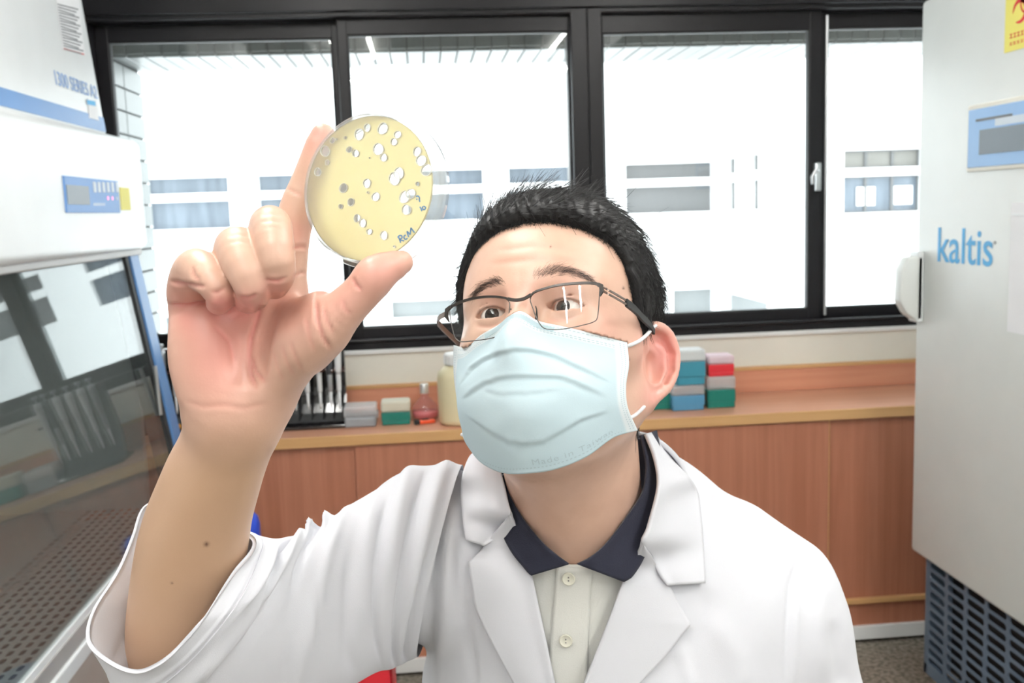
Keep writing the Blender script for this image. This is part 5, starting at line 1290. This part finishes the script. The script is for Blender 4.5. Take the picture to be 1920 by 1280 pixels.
# polo front, placket, buttons
po, _ = strip('polo_shirt', [(915, 1059), (930, 1110), (945, 1200), (960, 1330)], [(1265, 1059), (1255, 1110), (1230, 1200), (1210, 1330)], 40, 50, polo, .0, .002, M_polo, man)
pk_, PG = strip('placket', [(1044, 1062), (1040, 1110), (1034, 1180), (1025, 1330)], [(1110, 1066), (1108, 1110), (1104, 1180), (1098, 1330)], 30, 12, polo, .0025, .0022, M_polo, po)
M_ink2 = flat('button_hole', (.25, .24, .22), .6)
M_but = flat('cream_button', srgb(232, 230, 214), .25)
for u, v in ((1066, 1085), (1061, 1201)):
    z = polo.trace([u], [v], .6, 1.3)[0]-.0042; nrm = polo.grad(np.array([cc(u, v, z)]))[0]; c0 = Vector(c2w(cc(u, v, z))); nw = Vector(RC@nrm).normalized(); rot = nw.to_track_quat('Z', 'Y').to_matrix().to_4x4()
    g = MB().lathe([(.0006, -.0012), (.0050, -.0010), (.0058, -.0002), (.0058, .0008), (.0050, .0012), (.0044, .0007), (.0003, .0006)], n=28).xf(Matrix.Translation(c0)@rot); bt = g.build('button', M_but, po, ang=50)
    for s in (-1, 1): MB().lathe([(.0007, .0005), (.0007, .0009)], (0, s*.0014, 0), 10).xf(Matrix.Translation(c0)@rot).build('thread_hole', M_ink2, bt)
# navy collar flaps
strip('collar', [(944, 890, .880), (956, 930, .866), (977, 970, .853), (1000, 1000, .846), (1021, 1023, .842), (1045, 1043, .839), (1066, 1058, .837)], [(915, 900, .90), (925, 960, .872), (945, 1010, .858), (962, 1040, .850), (980, 1062, .846), (990, 1074, .843), (996, 1079, .841)], 36, 12, polo, .005, .0028, M_navyc, po, bow=.002, edge=roll)
strip('collar', [(1203, 815, .905), (1213, 860, .888), (1214, 885, .880), (1207, 922, .868), (1176, 970, .855), (1136, 1021, .844), (1108, 1045, .839), (1083, 1058, .837)], [(1232, 806, .925), (1242, 860, .905), (1243, 895, .890), (1240, 935, .876), (1226, 1000, .862), (1206, 1050, .850), (1185, 1082, .844), (1170, 1091, .841)], 40, 12, polo, .005, .0028, M_navyc, po, bow=.002, edge=roll)
# coat collar and lapels (camera right, then camera left)
strip('collar', [(1213, 812, .902), (1228, 850, .886), (1236, 891, .868), (1233, 931, .855), (1217, 988, .842), (1206, 1019, .836), (1221, 1043, None), (1240, 1080, None), (1252, 1097, None)],
      [(1229, 808, .935), (1246, 838, .928), (1268, 868, .918), (1292, 893, .905), (1309, 922, None), (1314, 960, None), (1318, 1000, None), (1321, 1050, None), (1323, 1093, None)], 48, 22, coat_solid, .0075, .0032, M_coat, labcoat, bow=.004, edge=roll)
strip('lapel', [(1206, 1019, .838), (1190, 1052, None), (1170, 1090, None), (1145, 1156, None), (1110, 1245, None), (1085, 1310, None)],
      [(1208, 1021, .838), (1236, 1066, None), (1258, 1102, None), (1287, 1156, None), (1295, 1171, None), (1285, 1184, None), (1243, 1236, None), (1170, 1310, None)], 56, 22, coat_solid, .0050, .0030, M_coat, labcoat, bow=.003, edge=roll)
strip('collar', [(910, 838, .905), (930, 862, .893), (943, 897, .873), (950, 930, .858), (956, 964, .846), (942, 990, None), (930, 1008, None), (908, 1023, None)],
      [(893, 843, .915), (880, 855, .900), (868, 885, .880), (864, 920, None), (866, 955, None), (869, 985, None), (871, 1000, None), (873, 1012, None)], 44, 20, coat_solid, .0085, .0032, M_coat, labcoat, bow=.004, edge=roll)
strip('lapel', [(956, 964, .846), (979, 1010, None), (997, 1077, None), (1010, 1140, None), (1023, 1201, None), (1045, 1310, None)],
      [(952, 968, .846), (908, 1024, None), (885, 1047, None), (878, 1055, None), (879, 1066, None), (884, 1100, None), (893, 1147, None), (978, 1310, None)], 56, 22, coat_solid, .0055, .0030, M_coat, labcoat, bow=.003, edge=roll)

# ---- sleeve of the raised arm: lofted rings (top, front, bottom, back)
RG = [[(868, 872, .93), (815, 1050, .838), (785, 1230, .93), (840, 1040, 1.01)],
      [(790, 876, .905), (750, 1070, .815), (745, 1248, .90), (770, 1060, .99)],
      [(700, 922, .872), (672, 1090, .785), (700, 1262, .865), (690, 1090, .95)],
      [(605, 980, .815), (570, 1140, .725), (570, 1340, .80), (590, 1130, .88)],
      [(535, 1007, .760), (480, 1180, .672), (410, 1390, .735), (500, 1130, .83)],
      [(500, 1014, .705), (425, 1190, .637), (262, 1335, .680), (400, 1080, .775)]]
NPH = 112; ph = np.linspace(0, 2*math.pi, NPH, endpoint=False); ctrl = []
for r in RG:
    tp_, fr_, bt_, bk_ = [cc(*x) for x in r]; c0 = (tp_+fr_+bt_+bk_)/4
    ctrl.append(np.array([c0+np.cos(f)*((tp_-bt_)/2)+np.sin(f)*((fr_-bk_)/2)+((tp_+bt_)/2-c0)*np.cos(f)**2+((fr_+bk_)/2-c0)*np.sin(f)**2 for f in ph]))
rimp = [(476, 1014, .668), (443, 1072, .642), (386, 1162, .622), (340, 1208, .620), (300, 1241, .621), (256, 1263, .627), (216, 1258, .634), (182, 1232, .644), (166, 1196, .655), (176, 1142, .675), (212, 1075, .697), (246, 1003, .716), (276, 946, .732), (350, 946, .735), (430, 982, .708)]
R3 = np.array([cc(*x) for x in rimp]); Rw = np.r_[R3[-1:], R3, R3[:2]]; par = np.array([0, 28, 66, 84, 102, 122, 140, 160, 180, 202, 226, 252, 276, 305, 335.])/360; Lw = np.r_[par[-1]-1, par, 1, 1+par[1]]
ctrl.append(crom(Rw, Lw, ph/(2*math.pi)))
ctrl = np.array(ctrl); NR = 130; LR = np.array([0, .10, .27, .50, .68, .84, 1.0]); SLV = np.stack([crom(ctrl[:, i], LR, np.linspace(0, 1, NR)) for i in range(NPH)], 1)
sq = grid_quads(NR, NPH, True); SVf = SLV.reshape(-1, 3); SN = vnormals(SVf, sq); ctr = np.repeat(SLV.mean(1), NPH, 0)
if ((SVf-ctr)*SN).sum(1).mean() < 0: sq = sq[:, ::-1]; SN = -SN
ss, pp = np.meshgrid(np.linspace(0, 1, NR), np.degrees(ph), indexing='ij'); ss = ss.ravel(); pp = pp.ravel(); sd_ = np.zeros(len(ss))
def sfold(s0, p0, s1, p1, amp, w):
    """ridge (or valley) from (s0, p0) to (s1, p1); s along the sleeve, p degrees round it, w in units of s"""
    a = np.array([s0, p0/360*.55]); c = np.array([s1, p1/360*.55])
    for sh in (-360, 0, 360):
        P = np.stack([ss, (pp+sh)/360*.55], 1); d = c-a; t = np.clip(((P-a)@d)/(d@d), 0, 1); e = np.linalg.norm(P-a-t[:, None]*d, axis=1); sd_[:] += amp*np.exp(-(e/w)**2)*np.clip(np.minimum(t, 1-t)*5+.15, 0, 1)
for f in ((.03, -10, .06, 120, .006, .020), (.075, 20, .10, 170, -.006, .014), (.13, -20, .15, 100, .005, .030), (.185, 40, .20, 150, -.0045, .018), (.24, 30, .26, 120, .0025, .035), (.30, 70, .34, 150, -.003, .025), (.36, 10, .46, 95, .0030, .030),
          (.455, -25, .475, 35, .0085, .012), (.53, -22, .555, 30, .0095, .011), (.50, -10, .56, 80, -.005, .018), (.57, 10, .70, 80, .006, .022), (.63, 0, .72, 60, -.0055, .016), (.62, 60, .80, 120, -.005, .020), (.70, 75, .86, 125, .004, .022), (.45, 90, .60, 150, .005, .026), (.52, 110, .66, 170, -.005, .02),
          (.76, 10, .86, 70, .0035, .014), (.80, 150, .90, 200, .004, .03), (.10, 200, .5, 260, .006, .04), (.02, 80, .05, 170, -.007, .012)): sfold(*f)
# cuff hem: a stitched ridge and rippled rim
sd_ += .0012*np.exp(-((ss-.925)/.008)**2)+.0020*np.sin(np.radians(pp)*4+1.0)*np.clip((ss-.86)/.14, 0, 1)
SVd = SVf+SN*sd_[:, None]; SN2 = vnormals(SVd, sq); inner = SVd-SN2*.0028; k_ = len(SVd)
last = np.arange((NR-1)*NPH, NR*NPH); nx_ = np.roll(last, -1); first = np.arange(NPH); nf_ = np.roll(first, -1)
q1_ = np.stack([last, nx_, nx_+k_, last+k_], 1)
np_mesh('sleeve', np.r_[SVd, inner], np.r_[sq, sq[:, ::-1]+k_, q1_], M_coat, labcoat)
seam = [SVd.reshape(NR, NPH, 3)[int(.905*(NR-1)), i % NPH]+SN2.reshape(NR, NPH, 3)[int(.905*(NR-1)), i % NPH]*.0003 for i in range(NPH+1)]
MB().tube([tuple(c2w(p)) for p in seam], .0007, 5).build('cuff_seam', M_coat, labcoat, smooth=True)
# the collars go on round the back of the neck
def back_band(name, r0, y0, r1, y1, th, mat, parent, a0=-8, a1=188):
    P = []
    for t in np.linspace(0, 1, 15):
        e = math.sin(math.pi*t); row = []
        for f in np.radians(np.linspace(a0, a1, 40)):
            b_ = max(0, math.sin(f)); r = r0+(r1-r0)*t**.8+.006*e; y = y0+(y1-y0)*t-.006*e+.022*b_*t-.004*b_
            row.append(NB+np.array([r*1.0*math.cos(f)-.004, y, r*.92*math.sin(f)-.005]))
        P.append(row)
    return sheet(name, np.array(P), th, mat, parent)
back_band('collar', .0745, -.098, .1080, -.034, .003, M_coat, labcoat, -16, 196)
back_band('collar', .0690, -.094, .0725, -.030, .0025, M_navyc, po)

# ---------------------------------------------------------------- culture dish
from mathutils.geometry import delaunay_2d_cdt
DN = np.array([-.395, -.03, -.915]); DN /= np.linalg.norm(DN)          # faces the camera side
DC = cc(687, 352, .575); DX = np.cross([0, 1., 0], -DN); DX /= np.linalg.norm(DX); DY = np.cross(-DN, DX); DY /= np.linalg.norm(DY)
if DX[0] < 0: DX = -DX
if DY[1] < 0: DY = -DY
DR = .0441
def dpix(zx, zy):
    """point of the dish's front plane (2-d, metres) under a pixel"""
    d = np.array([(zx-960)/K, (zy-640)/K, 1.0]); t = (DN@DC)/(DN@d); q = d*t-DC; return np.array([q@DX, q@DY])
def dz(x, y, h): return c2w(DC+DX*x+DY*y-DN*h)                          # h: distance behind the front plane
dish = empty('petri_dish', tuple(dz(0, DR, .007)), 'clear round culture dish of cream agar with white colonies', 'culture dish')
M_ps = glassy('clear_polystyrene', (.985, .99, .985), .045, .02, .12, (.95, .95, .95), 1.18)
def dlathe(prof, n=72, cap=True):
    mb = MB(); rings = [[mb.bm.verts.new(dz(r*math.cos(2*math.pi*i/n), r*math.sin(2*math.pi*i/n), h)) for i in range(n)] for r, h in prof]
    for a, c in zip(rings, rings[1:]):
        for i in range(n): mb.bm.faces.new((a[i], a[(i+1) % n], c[(i+1) % n], c[i]))
    if cap: mb.bm.faces.new(rings[0]); mb.bm.faces.new(rings[-1])
    return mb
base_ = dlathe([(DR-.004, 0), (DR-.0008, 0), (DR, .0008), (DR, .0135), (DR-.0011, .0135), (DR-.0011, .0011), (DR-.003, .0010)], 96).build('base', M_ps, dish, ang=50)
dlathe([(DR+.0018, .0050), (DR+.0024, .0050), (DR+.0026, .0056), (DR+.0026, .0148), (DR+.0018, .0155), (DR-.004, .0155), (DR-.004, .0145), (DR+.0014, .0145)], 96).build('lid', M_ps, dish, ang=50)
COLS = [(585, 193, 28), (525, 243, 40), (702, 200, 41), (813, 245, 28), (785, 300, 26), (420, 270, 13), (450, 358, 24), (498, 387, 27), (668, 355, 42), (708, 418, 28), (960, 373, 32), (990, 440, 39), (1030, 512, 41), (822, 535, 40), (790, 575, 46), (582, 612, 32), (648, 712, 32),
        (405, 647, 34), (462, 752, 28), (385, 785, 18), (865, 715, 42), (912, 690, 36), (962, 615, 15), (880, 810, 36), (508, 873, 28), (550, 910, 30), (600, 975, 22), (710, 1003, 31), (788, 1087, 10), (215, 527, 31), (285, 455, 21), (270, 370, 40), (325, 290, 22), (355, 282, 9), (590, 680, 9), (603, 420, 6)]
rngd = np.random.default_rng(5); HOLES = []
for zx, zy, r in COLS:
    c = dpix(540+zx/4, 190+zy/4); rr = r*1.08/4/K*.575; ph0 = rngd.uniform(0, 6); HOLES.append((c, rr*.97, [c+rr*(1+.05*math.sin(2*t+ph0)+.03*math.sin(3*t+ph0*2))*np.array([math.cos(t), math.sin(t)]) for t in np.linspace(0, 2*math.pi, 22, endpoint=False)]))
AR = DR-.0018; vs = []; ed = []
def loop(pts):
    k = len(vs); vs.extend([Vector(p) for p in pts]); ed.extend([(k+i, k+(i+1) % len(pts)) for i in range(len(pts))])
loop([(AR*math.cos(t), AR*math.sin(t)) for t in np.linspace(0, 2*math.pi, 96, endpoint=False)])
for c, r, pts in HOLES: loop(pts)
for a in np.arange(-AR, AR, .004):
    for c in np.arange(-AR, AR, .004):
        if a*a+c*c < (AR-.003)**2: vs.append(Vector((a, c)))
V2, E2, F2, *_ = delaunay_2d_cdt(vs, ed, [], 1, 1e-7)
def inpoly(p, poly):
    r = False; n = len(poly)
    for i in range(n):
        a, c = poly[i], poly[(i+1) % n]
        if (a[1] > p[1]) != (c[1] > p[1]) and p[0] < (c[0]-a[0])*(p[1]-a[1])/(c[1]-a[1])+a[0]: r = not r
    return r
keepf = []
for f in F2:
    m_ = sum((Vector(V2[i]) for i in f), Vector((0, 0)))/len(f)
    if not any((m_.x-c[0])**2+(m_.y-c[1])**2 < (r*1.4)**2 and inpoly(m_, pts) for c, r, pts in HOLES): keepf.append(tuple(f))
bm_ = bmesh.new(); bv_ = [bm_.verts.new(dz(v.x, v.y, .0012)) for v in V2]
for f in keepf:
    try: bm_.faces.new([bv_[i] for i in f])
    except ValueError: pass
bmesh.ops.delete(bm_, geom=[v for v in bm_.verts if not v.link_faces], context='VERTS')
ex = bmesh.ops.extrude_face_region(bm_, geom=bm_.faces[:])
bmesh.ops.translate(bm_, verts=[g for g in ex['geom'] if isinstance(g, bmesh.types.BMVert)], vec=Vector(RC@(-DN*.0018)))
bmesh.ops.recalc_face_normals(bm_, faces=bm_.faces)
me = bpy.data.meshes.new('agar'); bm_.to_mesh(me); bm_.free()
M_agar = bpy.data.materials.new('cream_agar'); M_agar.use_nodes = True; nt = M_agar.node_tree; nt.nodes.clear()
out = nt.nodes.new('ShaderNodeOutputMaterial'); df = nt.nodes.new('ShaderNodeBsdfDiffuse'); tl = nt.nodes.new('ShaderNodeBsdfRefraction'); tl.inputs['Roughness'].default_value = .66; tl.inputs['IOR'].default_value = 1.25; mx = nt.nodes.new('ShaderNodeMixShader'); gs = nt.nodes.new('ShaderNodeBsdfGlossy'); mx2 = nt.nodes.new('ShaderNodeMixShader')
tc = nt.nodes.new('ShaderNodeTexCoord'); nz = nt.nodes.new('ShaderNodeTexNoise'); nz.inputs['Scale'].default_value = 60; nt.links.new(tc.outputs['Object'], nz.inputs['Vector'])
c_ = mixc(nz.outputs['Fac'], srgb(241, 229, 184), srgb(246, 236, 196)); nt.links.new(c_, df.inputs[0]); nt.links.new(c_, tl.inputs[0]); mx.inputs[0].default_value = .84
nt.links.new(df.outputs[0], mx.inputs[1]); nt.links.new(tl.outputs[0], mx.inputs[2]); gs.inputs['Roughness'].default_value = .15; mx2.inputs[0].default_value = .03; nt.links.new(mx.outputs[0], mx2.inputs[1]); nt.links.new(gs.outputs[0], mx2.inputs[2]); nt.links.new(mx2.outputs[0], out.inputs[0])
agar = wrap('agar', me, M_agar, dish)
M_col = glassy('colony_film', (.97, .985, .985), .05, .1, .16, (.95, .96, .93)); M_halo = flat('colony_edge', srgb(244, 242, 224), .4)
for c, r, pts in HOLES:
    mb = MB(); n_ = len(pts); f0 = [mb.bm.verts.new(dz(p[0], p[1], .0020)) for p in pts]; f1 = [mb.bm.verts.new(dz(*(c+(p-c)*.6), .0016)) for p in pts]; cv = mb.bm.verts.new(dz(c[0], c[1], .0014))
    for i in range(n_): mb.bm.faces.new((f0[i], f0[(i+1) % n_], f1[(i+1) % n_], f1[i])); mb.bm.faces.new((f1[i], f1[(i+1) % n_], cv))
    co = mb.build('colony', M_col, dish, smooth=True)
    mb = MB(); rr = [[mb.bm.verts.new(dz(*(c+(p-c)*s_), h)) for p in pts] for s_, h in ((1.05, .0011), (.93, .0010), (.92, .0018), (1.0, .0018))]
    for a, d_ in zip(rr, rr[1:]):
        for i in range(n_): mb.bm.faces.new((a[i], a[(i+1) % n_], d_[(i+1) % n_], d_[i]))
    mb.build('rim', M_halo, co, smooth=True)
# pen marks on the plastic
M_pen = flat('blue_marker_ink', srgb(92, 132, 176), .5)
def stroke(zp, w=.00034):
    P = resample(np.array(zp, float), 18) if len(zp) > 2 else np.array(zp, float); pts = [tuple(dz(*dpix(540+x/4, 190+y/4), -.00015)) for x, y in P]
    return pts
def writing(name, strokes, w=.00075):
    mb = MB()
    for s_ in strokes: mb.bar(stroke(s_), w, .0002, tuple(RC@DN))
    mb.build(name, M_pen, dish)
writing('letter_R', [[(830, 1016), (838, 1036), (846, 1060)], [(823, 1020), (838, 1006), (853, 1008), (856, 1022), (838, 1036)], [(838, 1036), (858, 1044), (872, 1046)]])
writing('letter_C', [[(884, 1002), (872, 1010), (872, 1026), (884, 1034), (898, 1026)]])
writing('letter_M', [[(906, 1018), (898, 994), (893, 974)], [(893, 974), (906, 986), (917, 1000)], [(917, 1000), (920, 974), (923, 948)], [(923, 948), (936, 966), (950, 984)]])
writing('digit_1', [[(990, 790), (998, 806), (1005, 822)]])
writing('digit_0', [[(1014, 788), (1008, 800), (1018, 812), (1030, 806), (1030, 792), (1016, 786)]])
writing('exponent', [[(964, 738), (970, 730)], [(962, 714), (976, 710), (986, 722), (986, 738), (990, 754)]])
